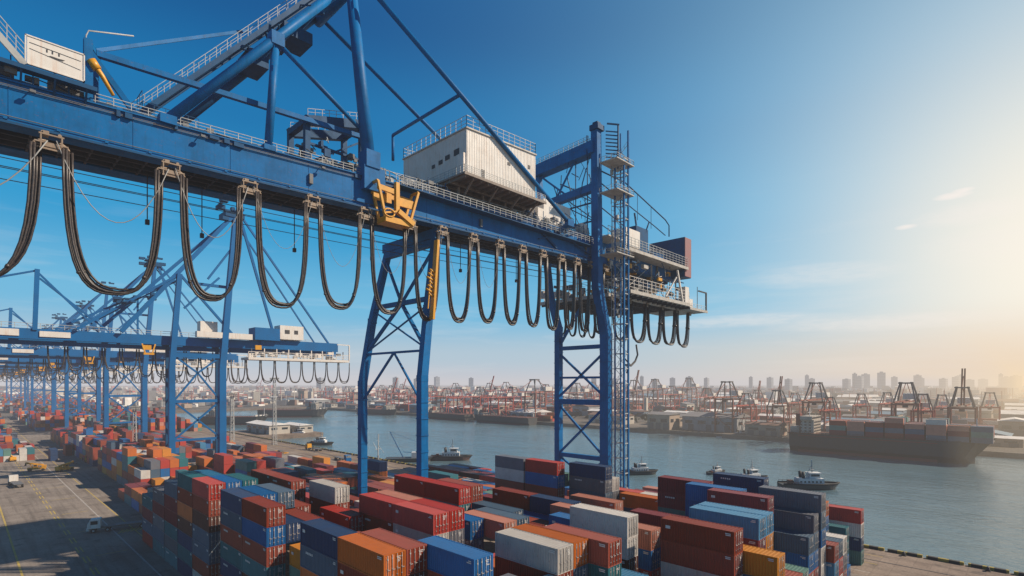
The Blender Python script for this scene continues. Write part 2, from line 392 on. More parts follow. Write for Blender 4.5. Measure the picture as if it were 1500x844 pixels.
# white panel and platform at the near end
m = MB(); m.box(5.5,10.6,83.8,84.0,71.4,74.6); pn = part(m,'panel',WHITE,root)
m = MB()
for z in (74.58, 71.3): m.box(5.3,10.8,83.72,84.06,z,z+.14)
for x in (5.3,10.66): m.box(x,x+.14,83.72,84.06,71.3,74.7)
sub(m,'panel_frame',WHITE,pn)
m = MB()
m.bar((5.7,83.77,73.9),(10.4,83.77,73.7),.02,.05)
m.bar((5.7,83.77,73.2),(10.4,83.77,72.6),.02,.04)
for x in (7.2,7.7,8.3): m.box(x,x+.12,83.76,83.795,73.4,73.75)
m.prism([(7.3,83.79,72.95),(8.7,83.79,72.95),(8.9,83.79,73.15),(8.3,83.79,73.1),(7.6,83.79,73.12)],(0,-.03,0))
sub(m,'panel_mark',DARK,pn)
m = MB(); m.box(-14,12,83.6,85,70.6,70.9); m.bar((-14,83.6,70.75),(12,83.6,70.75),.2,.5)
for i in range(9): m.bar((-13+3*i,83.8,70.6),(-13+3*i,85,69.0),.2)
part(m,'platform',BLUE2,root)
m = MB()
for k in range(3):
    x0, x1 = 5.2-k*0, -8
m.bar((5.3,83.8,71.1),(-1.5,83.8,78.6),.3,.7); m.rail((5.3,83.7,71.5),(-1.5,83.7,79.0),1.9,1.1,.05,3); part(m,'stair_flight',RAIL,root)
m = MB(); m.cbox((2,86.5,70.6),(5,1.6,1.2)); m.cbox((9,86.2,70.4),(3,1.2,1.4)); 
for i in range(18):
    x = random.uniform(-4,11); m.cbox((x,random.uniform(84.6,86.6),random.uniform(69.6,71)),(random.uniform(.3,1.1),.5,random.uniform(.3,.9)))
part(m,'switch_box',GREY,root)
m = MB(); m.box(17.5,24.5,87.6,90.6,gt(17)+1.5,gt(17)+1.8); m.rail((17.5,87.6,gt(17)+1.8),(24.5,87.6,gt(17)+1.8),1.5,1.4); m.rail((17.5,87.6,gt(17)+1.8),(17.5,90.6,gt(17)+1.8),3.0,1.2)
for x in (18,21,24): m.bar((x,88,gt(17)+1.5),(x,87,gt(17)-.2),.25)
part(m,'platform',BLUE2,root)
m = MB()
for i in range(34):
    x = random.uniform(13,26); m.cbox((x,random.uniform(86,92),gt(x)+random.uniform(.3,1.4)),(random.uniform(.3,1.3),random.uniform(.3,1.3),random.uniform(.3,1.4)))
part(m,'sheave_gear',GREY,root)
# small machinery frame between post and mast
m = MB(); x0,x1,y0,y1 = 41.5,52,89,95.5; zb = 71
for x in (x0,x1):
    for y in (y0,y1): m.bar((x,y,zb),(x,y,82 if x == x1 else 79.5),.9)
for y in (y0,y1): m.bar((x0-.3,y,79.2),(x1+.4,y,82.2),1.2,1.5); m.bar((x0,y,75.5),(x1,y,75.5),.4)
for x,z in ((x0,79.2),(x1,82)): m.bar((x,y0,z),(x,y1,z),1.0)
m.bar((x0,y0,72),(x1,y0,79),.3); m.bar((x1,y0,83),(x0+1,y0,80.5),.12)
fr = part(m,'machinery_frame',BLUE2,root)
m = MB(); m.rail((x0,y0-.4,80),(x1,y0-.4,83),1.2,1.3); m.rail((x0,y1,80),(x1,y1,83),1.2,1.3); sub(m,'handrail',RAIL,fr)
m = MB()
for i in range(60):
    x = random.uniform(x0-1,x1+3); m.cbox((x,random.uniform(87.4,94),random.uniform(71.2,75.8)),(random.uniform(.3,1.6),random.uniform(.3,1.3),random.uniform(.2,1.4)), k=random.choice((0,0,1,2)))
for i in range(26):
    c = Vector((random.uniform(x0,x1+3),random.uniform(86.6,90),random.uniform(71,76))); m.tube([c,c+Vector((random.uniform(-2,2),0,random.uniform(-1.5,1.5)))],.09,6,k=random.choice((0,1)))
sub(m,'hoist_gear',[GREY,RAIL,BLUE2],fr)
# machinery house -----------------------------------------------------
hx0,hx1,hy0,hy1,hz0,hz1 = 72,93.2,82.2,104.5,76.6,86.6
m = MB(); m.quadbox([(hx0,hy0,hz0),(hx1,hy0,hz0),(hx1,hy1,hz0),(hx0,hy1,hz0),(hx0,hy0,hz1-.4),(hx1,hy0,hz1+.6),(hx1,hy1,hz1+.6),(hx0,hy1,hz1-.4)])
hs = part(m,'machinery_house',WHITE,root)
m = MB()
for i in range(44): 
    x = hx0+.25+i*.48; m.box(x,x+.06,hy0-.05,hy0-.002,hz0+.02,hz1-.42+(x-hx0)*.047)
for i in range(46):
    y = hy0+.25+i*.48; m.box(hx0-.05,hx0-.002,y,y+.06,hz0+.02,hz1-.42)
sub(m,'wall_rib',WHITE,hs)
m = MB(); m.quadbox([(hx0-.25,hy0-.25,hz1-.4),(hx1+.25,hy0-.25,hz1+.6),(hx1+.25,hy1+.2,hz1+.6),(hx0-.25,hy1+.2,hz1-.4),(hx0-.25,hy0-.25,hz1-.1),(hx1+.25,hy0-.25,hz1+.9),(hx1+.25,hy1+.2,hz1+.9),(hx0-.25,hy1+.2,hz1-.1)])
sub(m,'roof',DECKW,hs)
m = MB()
for (y, z, w, h) in ((84.5,81.6,1.7,1.3),(87.6,81.5,1.5,1.0),(90.0,81.2,1.3,.9),(92.6,81.0,1.1,.8)): m.box(hx0-.1,hx0-.055,y,y+w,z,z+h)
m.box(84,84.8,hy0-.1,hy0-.055,82.3,82.9); m.box(90.6,91.3,hy0-.1,hy0-.055,83.4,84.2); m.box(76,77.0,hy0-.1,hy0-.055,77.0,79.0)
sub(m,'vent',DARK,hs)
m = MB(); m.box(hx0-.7,hx0-.06,hy0+.2,hy0+2.2,hz0,hz0+4.6); sub(m,'door_box',WHITE,hs)
m = MB(); z = hz1+.2; m.rail((hx0,hy0,z-.3),(hx1,hy0,z+.7),2.4,1.7,.055,3); m.rail((hx0,hy1,z-.3),(hx1,hy1,z+.7),2.4,1.7,.055,3); m.rail((hx0,hy0,z-.3),(hx0,hy1,z-.3),2.4,1.7,.055,3); m.rail((hx1,hy0,z+.7),(hx1,hy1,z+.7),2.4,1.7,.055,3); sub(m,'roof_rail',RAIL,hs)
m = MB(); m.box(hx0-2,hx1+2,hy0-1.6,hy1+1.2,76.1,76.45); m.bar((hx0-2,hy0-1.6,76.2),(hx1+2,hy0-1.6,76.2),.25,.55)
pf = part(m,'platform',[paint('platform_tan',(.26,.22,.19),.7,dirt=.5)],root)
m = MB()
for i in range(12): m.box(hx0-1.6+i*2.1,hx0-1.45+i*2.1,hy0-1.4,hy1,75.5,76.1)
for y in (85.5,88,96): m.bar((hx0-1.8,y,75.7),(hx1+1.8,y,75.7),.4,.7)
for x in (73,80,87,93):
    m.bar((x,81.2,76.0),(x,85.2,gt(x)+.3),.35); m.bar((x,86,75.5),(x,86,gt(x)),.5)
sub(m,'bracket',paint('bracket_tan',(.20,.15,.12),.7,dirt=.5),pf)
m = MB(); m.rail((hx0-1.9,hy0-1.5,76.45),(hx1+1.9,hy0-1.5,76.45),1.5,.9,.045,4); m.rail((hx0-1.9,hy0-1.5,76.45),(hx0-1.9,hy1,76.45),1.5,1.2,.045,3); part(m,'handrail',RAIL,root)
# lower side walkway with rail under the house
m = MB(); m.box(56,117,82.6,85.0,gt(60)-.9,gt(60)-.75)
part(m,'walkway',BLUE2,root)
m = MB(); m.rail((56,82.7,gt(60)-.75),(117,82.7,gt(60)-.2),1.5,1.7,.055,3); m.rail((54.5,86,gt(50)+.2),(70,86,gt(70)+.2),2.6,1.5,.05,4); part(m,'handrail',RAIL,root)
m = MB()
for i in range(120):
    x = random.uniform(54,72) if i < 50 else random.uniform(94,118)
    m.cbox((x,random.uniform(85.5,94),gt(x)+random.uniform(.3,3.0)),(random.uniform(.2,1.6),random.uniform(.3,1.6),random.uniform(.3,1.7)),k=random.choice((0,1,2,2,2)))
for i in range(46):
    x = random.uniform(53,118); c = Vector((x,random.uniform(84.6,90),gt(x)+random.uniform(.4,3.5))); m.tube([c,c+Vector((random.uniform(-4,4),0,random.uniform(-1,1)))],.1,6,k=random.choice((0,1,2)))
part(m,'deck_gear',[GREY,RAIL,BLUE2],root)
m = MB(); m.box(103,114,88,97,gt(108)+1.5,gt(108)+7.6); part(m,'switch_room',WHITE,root)
m = MB(); m.box(103,114.4,87.4,87.9,gt(108)+.9,gt(108)+1.5); m.cbox((100,87,gt(100)+2.4),(3,2,3.6)); m.cbox((117,86.5,gt(117)+2),(2.4,1.8,2.6)); part(m,'cabinet',WHITE,root)
# blue hanging panels by the portal
m = MB(); m.bar((98,84.4,gt(98)+.5),(118,84.2,gb(118)+1.2),.3,.3); m.bar((97,84.4,gb(97)+2),(112,84.4,gt(112)),.3); m.bar((96,84.7,gt(96)-1),(104,84.7,gb(104)+1),.5); part(m,'brace',BLUE2,root)
# festoon -------------------------------------------------------------
m = MB(); lips(m,-22,172,83.95,84.25,gb,-.62,-.45); lips(m,-22,172,84.05,84.15,gb,-.45,-.3)
for i in range(31):
    x = -20+6*i; m.bar((x,84.1,gb(x)-.35),(x,84.9,gb(x)-.1),.15)
part(m,'festoon_track',BLUE2,root)
tro = [-70,75,250,365,458,535,600,648,693,732,765,795,822]
TX = [onY(p,300,84.1).x for p in tro]
gap = 6.5
x = TX[-1]
while x < 119.5: x += gap; TX.append(x)
TX = [TX[1]-17] + TX[1:]
def trolley(x, zt, s=1.0, parent=root, mat=TAN, y=84.1):
    m = MB(); w = 1.55*s
    for sx in (-w, w):
        m.bar((x+sx*.62,y-.45,zt-.2),(x+sx*.62,y-.45,zt-1.9*s),.14); m.bar((x+sx*.62,y+.5,zt-.2),(x+sx*.62,y+.5,zt-1.9*s),.14)
        m.tube([(x+sx*.5,y-.3,zt-.05),(x+sx*.5,y+.3,zt-.05)],.2,8)
        for j in range(5):
            an = [math.pi*k/6 for k in range(7)]
        m.tube([(x+sx*.3,y,zt-.9*s)]+[(x+sx*(.3+.75*math.sin(a)),y,zt-1.6*s+.7*s*math.cos(a)) for a in (.5,1.0,1.4,1.57)],.16,6)
    m.bar((x-w*.75,y-.45,zt-.3),(x+w*.75,y-.45,zt-.3),.16); m.bar((x-w,y-.45,zt-1.3*s),(x+w,y-.45,zt-1.3*s),.16); m.bar((x-w,y+.5,zt-1.3*s),(x+w,y+.5,zt-1.3*s),.16)
    m.bar((x-w*.7,y-.45,zt-2.0*s),(x+w*.7,y-.45,zt-2.0*s),.2); m.cbox((x,y,zt-1.5*s),(w*.9,1.1,.5*s))
    m.box(x-w*.5,x-w*.15,y-.5,y+.5,zt-.4,zt+.1)
    return part(m,'festoon_trolley',mat,parent)
for x in TX: trolley(x, gb(x)-.7, 1.0 if x < 60 else .85)
def loop(xa, xb, za, zb_, zlow, y, n, r, name='cable_loop', parent=root, mat=RUB, spread=.55, seg=22):
    m = MB()
    for c in range(n):
        g_ = (0 if c < n/2 else 1); h_ = c if c < n/2 else c-math.ceil(n/2)
        oy = (g_-.5)*spread*.9+((h_%2)-.5)*r*2.2; ox = (g_-.5)*spread+(h_-.7)*r*1.9
        a0 = xa+ox*.55; b0 = xb+ox*.55; low = zlow+random.uniform(-.35,.35)*r*3+g_*.5+h_*r*1.2
        pts = []
        for i in range(seg+1):
            t = i/seg; u = 2*t-1
            X = (a0+b0)/2 + (b0-a0)/2*math.copysign(abs(math.sin(u*math.pi/2))**.82, u)
            bul = 1-abs(u)**2
            e = math.sin(abs(u)*math.pi/2)
            prof = (1-math.sqrt(max(0,1-e**2)))          # semicircular foot
            zt = za+(zb_-za)*t
            # straight strands with rounded bottom
            Z = low+(zt-low)*(abs(u)**3.2*.62+prof*.38)
            pts.append((X, y+oy+.12*math.sin(7*t+c), Z))
        m.tube(pts, r, 6)
        if n > 3 and c in (0, 3):
            for i in (6, 16):
                p_ = Vector(pts[i]); q_ = Vector(pts[i+1]); m.tube([p_, p_.lerp(q_, .25)], r*1.5, 6)
    return part(m, name, mat, parent)
for i in range(len(TX)-1):
    o_ = 1.45 if i < 3 else 1.2; a, b = TX[i]+o_, TX[i+1]-o_
    low = (45.4+.02*(a+b)/2 if i else 44.6)+random.uniform(-.45,.45)
    loop(a, b, gb(a)-2.3, gb(b)-2.3, low, 84.1, 6, .155 if i < 5 else .17, spread=1.15 if i < 6 else .95)
for i in range(1, 9):
    a, b = TX[i]+.4, TX[i+1]-.4
    m = MB(); pts = [(a+(b-a)*t/14, 83.4, gb(a)-1.6-(8.5 if i < 4 else 10)*(1-(2*t/14-1)**2)) for t in range(15)]
    m.tube(pts, .06 if i < 3 else .035, 5); part(m,'safety_chain',CHAINM,root)
m = MB()
pts = [(TX[0]+.4+(TX[1]-TX[0]-.8)*t/14, 83.4, gb(0)-1.6-8.5*(1-(2*t/14-1)**2)) for t in range(15)]
m.tube(pts,.075,5); part(m,'safety_chain',CHAINM,root)
# ropes and hanging rods below the girder
m = MB()
for (y, dz) in ((90,-2.6),(91.5,-3.2),(93,-4.4),(95.5,-2.2)): m.tube([(-22,y,gb(-22)+dz),(60,y,gb(60)+dz-.8),(165,y,gb(165)+dz)],.06,5)
part(m,'hoist_rope',ROPE,root)
m = MB()
for (x, y, z) in ((19,92,gb(19)),(27,95,gb(27)),(42,95,gb(42)),(56,92,gb(56)),(77,90,gb(77)),(88,90,gb(88)),(96,91,gb(96))):
    m.bar((x,y,z),(x,y,z-7.2),.12); m.cbox((x,y,z-7.4),(.5,.5,.7))
part(m,'rope_weight',DARK,root)
# yellow maintenance frame and the yellow cable column
m = MB(); a = onY(550,278,83); b = onY(609,292,83); X0, X1 = a.x, b.x; Zt = 69.9; Zb = 63.0
for (x, y) in ((X0,82.2),(X0,84.3),(X1,82.2),(X1,84.3)):
    m.bar((x,y,Zt),(x+(1.6 if x == X0 else -2.0),y,Zb+.4),.42)
mid_x = (X0+X1)/2-.4; m.bar((mid_x,82.2,Zt+.6),(mid_x,82.2,Zb+2.2),.75)
m.bar((X0,84.3,Zt-1.2),(X1,84.3,Zt-1.5),.5,1.2); m.bar((X0,82.3,Zt-1.0),(mid_x,82.3,Zt-1.2),.4,.9); m.bar((X0,82.2,Zt),(X0,84.3,Zt),.4); m.bar((X1,82.2,Zt),(X1,84.3,Zt),.4)
m.box(X0+1.3,X1-1.7,81.7,84.6,Zb-.1,Zb+.9); m.box(mid_x-.2,X1-.6,82.3,82.7,Zt-3.4,Zt-1.9); m.box(X0+.2,mid_x,83.9,84.2,Zt-2.8,Zt-.6); m.bar((mid_x,81.8,Zb+2.2),(X1-1.4,81.8,Zb+.5),.8,.9); m.bar((X0+1.2,81.9,Zb+1.4),(mid_x,81.9,Zb+2.2),.3)
m.tube([(X0+2.0+1.1*math.cos(t*.52),81.7,Zb+1.5+.7*math.sin(t*.52)) for t in range(13)],.16,6)
part(m,'maintenance_frame',YEL,root)
m = MB(); p = onY(640,352,82.6); q = onY(633,468,82.6); m.bar(p,q,1.15,.5); m.bar(p+Vector((-1.4,0,-6)),q+Vector((-1.0,0,2)),.2)
for i in range(7):
    c = p.lerp(q,.38+i*.05); m.tube([c+Vector((-1.3-.3*(i%3),0,0)),c+Vector((-.1,0,-.6))],.22,6)
part(m,'cable_column',YEL,root)
# end of the boom: platforms, counterweight house, upper walkway -----
zp = 60.4
m = MB(); m.box(131,168,80,114,zp-.9,zp); m.box(168,181,80,96,zp-1.7,zp-1.1); m.bar((131,80,zp-.35),(168,80,zp-.35),.4,1.0); m.bar((168,80,zp-1.4),(181.5,80,zp-1.4),.4,.8)
pl = part(m,'boom_platform',DECKW,root)
m = MB()
for i in range(13): m.box(132+i*3,132.3+i*3,80.3,113.7,zp-1.5,zp-.9)
for y in (84,90,97,104): m.bar((131,y,zp-1.5),(168,y,zp-1.5),.35,.6)
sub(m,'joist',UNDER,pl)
m = MB(); m.rail((131,80.2,zp),(168,80.2,zp),4.0,2.4,.075,4); m.rail((131,113.8,zp),(168,113.8,zp),4,2.4,.075,3); m.rail((168,80.2,zp-1.1),(181,80.2,zp-1.1),1.6,1.8,.05,3); m.rail((131,80.2,zp),(131,113.8,zp),4,2.4,.07,4); m.rail((168,80.2,zp),(168,113.8,zp),3,2.4,.06,3); part(m,'handrail',WHITE,root)
m = MB(); m.bar((181,80.2,zp-1.1),(181,80.2,zp+5.2),.45); m.bar((175,80.2,zp+5.2),(181.2,80.2,zp+5.2),.4); m.bar((178,82,zp-1),(178,82,zp+7.2),.15); part(m,'end_frame',DARK,root)
m = MB(); m.box(165,167.6,80.1,82.4,zp+.1,zp+5.4); m.box(168.4,172,80.8,84,zp-1.0,zp+2.0); part(m,'cabinet',WHITE,root)
m = MB(); m.box(127,166,79.6,85,71.6,72.0); m.bar((127,79.6,71.7),(166,79.6,71.7),.3,.9); m.box(120,127,79.8,85,73.4,73.8)
part(m,'walkway',DECKW,root)
m = MB(); m.rail((127,79.7,72.1),(166,79.7,72.1),3.0,2.0,.07,4); m.rail((120,80,73.8),(127,80,73.8),2.4,1.5,.06,3); m.rail((127,97,74.5),(168,97,76),2.0,2.4,.06,3); part(m,'handrail',RAIL,root)
m = MB(); m.box(164.6,169.2,80.2,93,69,82.0); bx = part(m,'counterweight_house',BLUE2,root)
m = MB(); m.box(164.7,169.1,80.0,80.19,69.2,81.9); m.box(169.202,169.3,80.2,93,69.2,81.9); sub(m,'end_wall',paint('faded_red',(.30,.12,.12),.6,dirt=.5,dscale=.5,dcol=(.12,.14,.16)),bx)
m = MB(); m.box(130.5,138,81,86,73.2,78.2); part(m,'switch_room',WHITE,root)
m = MB(); m.box(141,148,84,92,72,81.5); m.bar((141,84,81.5),(140,84,85),.4); m.bar((147,84,81.5),(148.5,84,84),.3); part(m,'hoist_house',BLUE2,root)
# sloping pipe rails from the portal down to the boom end
m = MB()
for (y, dz) in ((83,0),(97,0)):
    m.tube([(121,y,91.8+dz),(133,y,92),(157,y,86.5),(159.5,y,85.2),(159.5,y,81.6)],.2,6); m.tube([(121,y,88.5),(150,y,83),(157,y,81.5)],.16,6)
    for x in (126,133,140,148): m.bar((x,y,92-(x-133)*.22 if x > 133 else 92),(x,y,84-(x-126)*.1),.12)
part(m,'guard_pipe',BLUE2,root)
m = MB()
for i in range(150):
    x = random.uniform(126,168); m.cbox((x,random.uniform(81,96),random.uniform(61,71.3)),(random.uniform(.3,2.6),random.uniform(.3,2),random.uniform(.3,1.6)),k=random.choice((0,0,1,2,2,3)))
for i in range(60):
    x = random.uniform(126,168); c = Vector((x,random.uniform(80.6,90),random.uniform(61,71.5))); m.tube([c,c+Vector((random.uniform(-4,4),0,random.uniform(-3,3)))],.12,6,k=random.choice((0,1,2)))
m.box(128,166,88,96,65.4,70.8,k=2)
part(m,'trolley_gear',[GREY,DECKW,BLUE2,YEL],root)
m = MB()
for i in range(46):
    y = random.uniform(98,114); m.cbox((random.uniform(128,150),y,random.uniform(60.6,64.5)),(random.uniform(.3,2),random.uniform(.3,2),random.uniform(.3,1.8)),k=random.choice((0,1)))
for y in (84,92,100,108): m.bar((133,y,zp),(133,y,71),.35); m.bar((150,y,zp),(150,y,71),.35); m.bar((166,y,zp),(166,y,71),.35); m.bar((133,y,zp),(150,y,71),.15)
part(m,'hanger_frame',[DECKW,GREY],root)
m = MB(); m.bar((163,80,60.5),(160,80.4,70.5),.5); m.bar((152,80.2,61),(159,80.2,68),.35); part(m,'brace',WHITE,root)
for k in range(5):
    xa = 128+k*9.6
    loop(xa+.6, xa+8.6, 58.3, 58.3, 46.2+.06*k, 84, 4, .2, seg=18, spread=1.0)
m = MB(); lips(m,126,180,83.8,84.2,lambda x: 59.0,-.5,.4); part(m,'festoon_track',DECKW,root)
for k in range(6): trolley(127.8+k*9.6, 58.8, .6, y=84)
for k in range(4): loop(128+k*5.2+.4, 128+k*5.2+4.6, 60, 60, 49, 104, 3, .18, seg=14, spread=.7)
m = MB(); c = onY(932,505,84); m.tube([c,c+Vector((.8,0,-3)),c+Vector((-.6,0,-5)),c+Vector((-3,0,-6.4)),c+Vector((-6,0,-6.2))],.3,6); m.tube([c+Vector((-3,0,-6.4)),c+Vector((-7,0,-4.0))],.22,6); m.tube([c+Vector((-4,0,-6)),c+Vector((-5.4,0,-8.6))],.2,6); part(m,'hook',DARK,root)

# ================================================================== FAR BLUE CRANES
def blue_crane(Y, small=False):
    rt = empty('quay_crane', (62, Y, 0)); P = lambda m, n, mat=BLUEF: part(m, n, mat, rt)
    for (x, top, w) in ((54,74.5,2.0),(71,102,2.45)):
        m = MB(); m.bar((x,Y,0),(x,Y,40),w,w,w2=w*.95,h2=w*.95); m.bar((x,Y,40),(x+(2.5 if x < 60 else 5),Y,top),w*.95,w*.95,w2=1.6,h2=1.6); P(m,'leg')
        m = MB(); m.bar((x,Y+6,0),(x,Y+6,50),1.1,1.1); P(m,'leg',BLUE2)
    m = MB(); m.box(-62,110,Y+1.8,Y+3.6,48.2,51.5); P(m,'girder')
    m = MB(); m.box(-62,122,Y+6.5,Y+8,46.6,49.2); m.box(86,120,Y+.9,Y+3.7,48.4,52.2); P(m,'girder')
    m = MB(); m.rail((-60,Y+1.7,51.5),(108,Y+1.7,51.5),1.6,3,.09,2); P(m,'handrail',RAIL)
    for (a, b, w) in (((54,Y,27.4),(71,Y,27.4),1.1),((54,Y,13),(71,Y,13),.8),((54,Y,44.5),(72,Y,44.5),1.6)):
        m = MB(); m.bar(a,b,w); P(m,'portal_beam')
    for (a, b) in (((55,Y,28),(62.5,Y,38)),((70,Y,28),(62.5,Y,38)),((62.5,Y,38),(55,Y,44)),((62.5,Y,38),(70,Y,44)),((55,Y,27),(70,Y,13.5)),((70,Y,27),(55,Y,13.5))):
        m = MB(); m.bar(a,b,.6); P(m,'brace')
    for (a, b, w) in (((75.6,Y,101),(39,Y+1,52),1.4),((74.5,Y+5,99),(33,Y+6,52),1.1),((56,Y,74),(27,Y+1,52),.8),((57,Y+5,73),(22,Y+5,52),.7),((77,Y,102),(92,Y+2,53),.9),((77,Y,102),(116,Y+2,52),.7),((77,Y+5,100),(112,Y+7,52),.55),((57,Y,74),(76,Y,52),.8),((58,Y,62),(70,Y,75),.7),((66,Y,74),(75,Y,88),.7),((60,Y+2,72),(74,Y+2,72),1.0)):
        m = MB(); m.bar(a,b,w); P(m,'stay')
    m = MB(); m.bar((16.7,Y+2,51),(17.3,Y+2,70.5),1.2); P(m,'post')
    for (a, b) in (((17,Y+2,70),(33,Y+2,52)),((18,Y+4,68),(36,Y+4,52)),((17,Y+2,70),(-30,Y+2,52)),((44,Y+2,52),(44,Y+2,65)),((44,Y+2,64),(33,Y+2,56)),((44,Y+2,64),(56,Y+2,72))):
        m = MB(); m.bar(a,b,.55); P(m,'stay')
    m = MB(); m.box(72,79,Y-1,Y+7,99.5,101.4); 
    for i in range(14): m.cbox((random.uniform(70,80),Y+random.uniform(-1,6),random.uniform(98,106)),(random.uniform(.5,3),2,random.uniform(.4,1.6)))
    for i in range(12): m.cbox((random.uniform(38,50),Y+random.uniform(-1,6),random.uniform(62,67)),(random.uniform(.5,3),2,random.uniform(.4,1.6)))
    P(m,'sheave_gear',BLUE2)
    m = MB(); m.box(93,103,Y-1,Y+5,52.6,58.4); h_ = P(m,'machinery_house',WHITE)
    m = MB(); m.box(95,97,Y-1.1,Y-1.003,55,56.6); m.box(99,100.6,Y-1.1,Y-1.003,55,56.6); sub(m,'window',DARK,h_)
    m = MB(); m.box(83,93,Y-1,Y+6,51.8,56.8); P(m,'hoist_house')
    m = MB(); m.box(62,82,Y-1,Y+1.4,51.6,53.8); m.box(64,70,Y+2,Y+6,53,58); P(m,'switch_room',WHITE)
    m = MB(); m.box(80,124,Y-2.2,Y+6,43.6,44.6); pf_ = P(m,'boom_platform',WHITE)
    m = MB(); m.rail((80,Y-2,44.6),(124,Y-2,44.6),2.2,3,.12,3); 
    for i in range(9): m.bar((82+5*i,Y,44.6),(82+5*i,Y,48.4),.35)
    m.bar((124,Y-2,44.6),(124,Y-2,51.5),.5); m.bar((118,Y-2,51.5),(124,Y-2,51.5),.4)
    sub(m,'handrail',WHITE,pf_)
    m = MB()
    for i in range(26): m.cbox((random.uniform(82,122),Y+random.uniform(-1,4),random.uniform(45,47.6)),(random.uniform(.6,3),1.5,random.uniform(.6,2)),k=random.choice((0,1,1)))
    P(m,'trolley_gear',[GREY,WHITE])
    m = MB(); m.cbox((46.5,Y+.9,46.9),(2.6,1,1.6)); m.bar((45,Y+.5,48.2),(46,Y+.3,44.6),.4); m.bar((49,Y+.5,48.2),(48,Y+.3,44.6),.4); m.box(45.4,48.6,Y,Y+1,44.3,45.0); m.cbox((84,Y-1.4,48.6),(2.4,.8,1.8)); P(m,'maintenance_frame',YEL)
    m = MB(); m.box(8.5,13,Y+1.5,Y+1.78,49.0,51.1); m.box(17.8,25.5,Y+1.5,Y+1.78,49.0,50.8); P(m,'panel',WHITE)
    if not small:
        xs = [74+5.7*i for i in range(9)]
        for a in xs: loop(a+.2,a+5.4,43.4,43.4,34.2,Y-.5,2,.2,parent=rt,seg=12,spread=.5)
        xs = [20+5*i for i in range(10)]
        for a in xs: loop(a+.3,a+4.6,46.4,46.4,36.5 if a > 40 else 38.5,Y+6,2,.17,parent=rt,seg=12,spread=.4)
    for x in (54,71):
        m = MB(); m.box(x-1.6,x+1.6,Y-4,Y+9,.6,2.2); P(m,'bogie',GREY)
    return rt
ca = blue_crane(225)
tag(ca,'blue quay crane with a small white cabin, next behind the huge crane','crane',group='blue quay cranes along the wharf')
cb = blue_crane(350)
tag(cb,'second blue crane beyond the huge one, its legs among low container stacks','crane',group='blue quay cranes along the wharf')
note_kids(cb)
ords = ['third','fourth','fifth','sixth','seventh','eighth']
for i, y in enumerate((462,580,705,850,1010,1200)):
    c = copy_tree(cb); c.location = (62-4*((i+1)%2), y, 0)
    tag(c,'hazy blue crane, %s beyond the huge one down the wharf'%ords[i],'crane',group='blue quay cranes along the wharf')
tag(root, group='blue quay cranes along the wharf')

# ================================================================== CONTAINERS
COLS = {
 'rust red': (.27,.052,.028), 'bright red': (.42,.044,.032), 'orange': (.52,.135,.024), 'navy blue': (.012,.042,.12), 'blue': (.008,.12,.34),
 'sky blue': (.045,.20,.36), 'teal': (.025,.15,.18), 'white': (.56,.53,.49), 'maroon': (.20,.030,.036), 'grey': (.14,.15,.18), 'sea green': (.10,.22,.19),
 'amber': (.56,.22,.025), 'brown': (.10,.035,.024), 'salmon': (.48,.20,.14), 'slate blue': (.06,.11,.17)}
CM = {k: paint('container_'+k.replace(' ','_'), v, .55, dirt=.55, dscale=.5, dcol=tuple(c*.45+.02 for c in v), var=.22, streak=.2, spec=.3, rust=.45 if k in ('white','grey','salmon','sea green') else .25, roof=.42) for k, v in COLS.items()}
BARM = paint('lock_bar', (.42,.40,.38), .45, dirt=.5, dscale=3)
DECAL = paint('container_lettering', (.66,.66,.64), .6, dirt=.2)
CW, CH, CL = 2.44, 2.56, 8.7
def container_body(L=CL):
    m = MB(); w, h = CW, CH; e = .09
    for x in (0, w-.14):
        for y in (0, L-.14): m.box(x,x+.14,y,y+.14,0,h)
    for z in (0,h-.11):
        for x in (0,w-.12): m.box(x,x+.12,.14,L-.14,z+(.004 if z else .0),z+.11-.004)
        for y in (0,L-.12): m.box(.14,w-.14,y,y+.12,z+(.004 if z else .0),z+.11-.004)
    n = 26; p = (L-.28)/n
    for x, s in ((.045,1),(w-.045,-1)):            # corrugated long sides
        y = .14
        for i in range(n):
            ys = [y, y+p*.32, y+p*.5, y+p*.82, y+p]; xs = [x, x, x+s*.055, x+s*.055, x]
            for j in range(4):
                q = [(xs[j],ys[j],.1),(xs[j+1],ys[j+1],.1),(xs[j+1],ys[j+1],h-.1),(xs[j],ys[j],h-.1)]
                m.poly(q if s > 0 else q[::-1])
            y += p
    n = 9; p = (w-.28)/n; x = .14
    for i in range(n):                              # corrugated blind end
        xs = [x,x+p*.32,x+p*.5,x+p*.82,x+p]; ys = [L-.05,L-.05,L-.1,L-.1,L-.05]
        for j in range(4): m.poly([(xs[j],ys[j],.1),(xs[j],ys[j],h-.1),(xs[j+1],ys[j+1],h-.1),(xs[j+1],ys[j+1],.1)])
        x += p
    n = 20; p = (L-.24)/n; y = .12
    for i in range(n):                              # ribbed roof
        ys = [y,y+p*.36,y+p*.5,y+p*.86,y+p]; zs = [h-.02,h-.02,h-.045,h-.045,h-.02]
        for j in range(4): m.poly([(.1,ys[j],zs[j]),(w-.1,ys[j],zs[j]),(w-.1,ys[j+1],zs[j+1]),(.1,ys[j+1],zs[j+1])])
        y += p
    m.poly([(.1,.1,.06),(.1,L-.1,.06),(w-.1,L-.1,.06),(w-.1,.1,.06)])
    return m
def door_mb(x0, x1):
    m = MB(); h = CH; m.box(x0,x1,.045,.10,.13,h-.13)
    n = 4; p = (x1-x0-.12)/n
    for i in range(n): m.box(x0+.06+p*i,x0+.06+p*(i+.6),.012,.043,.2,h-.2)
    return m
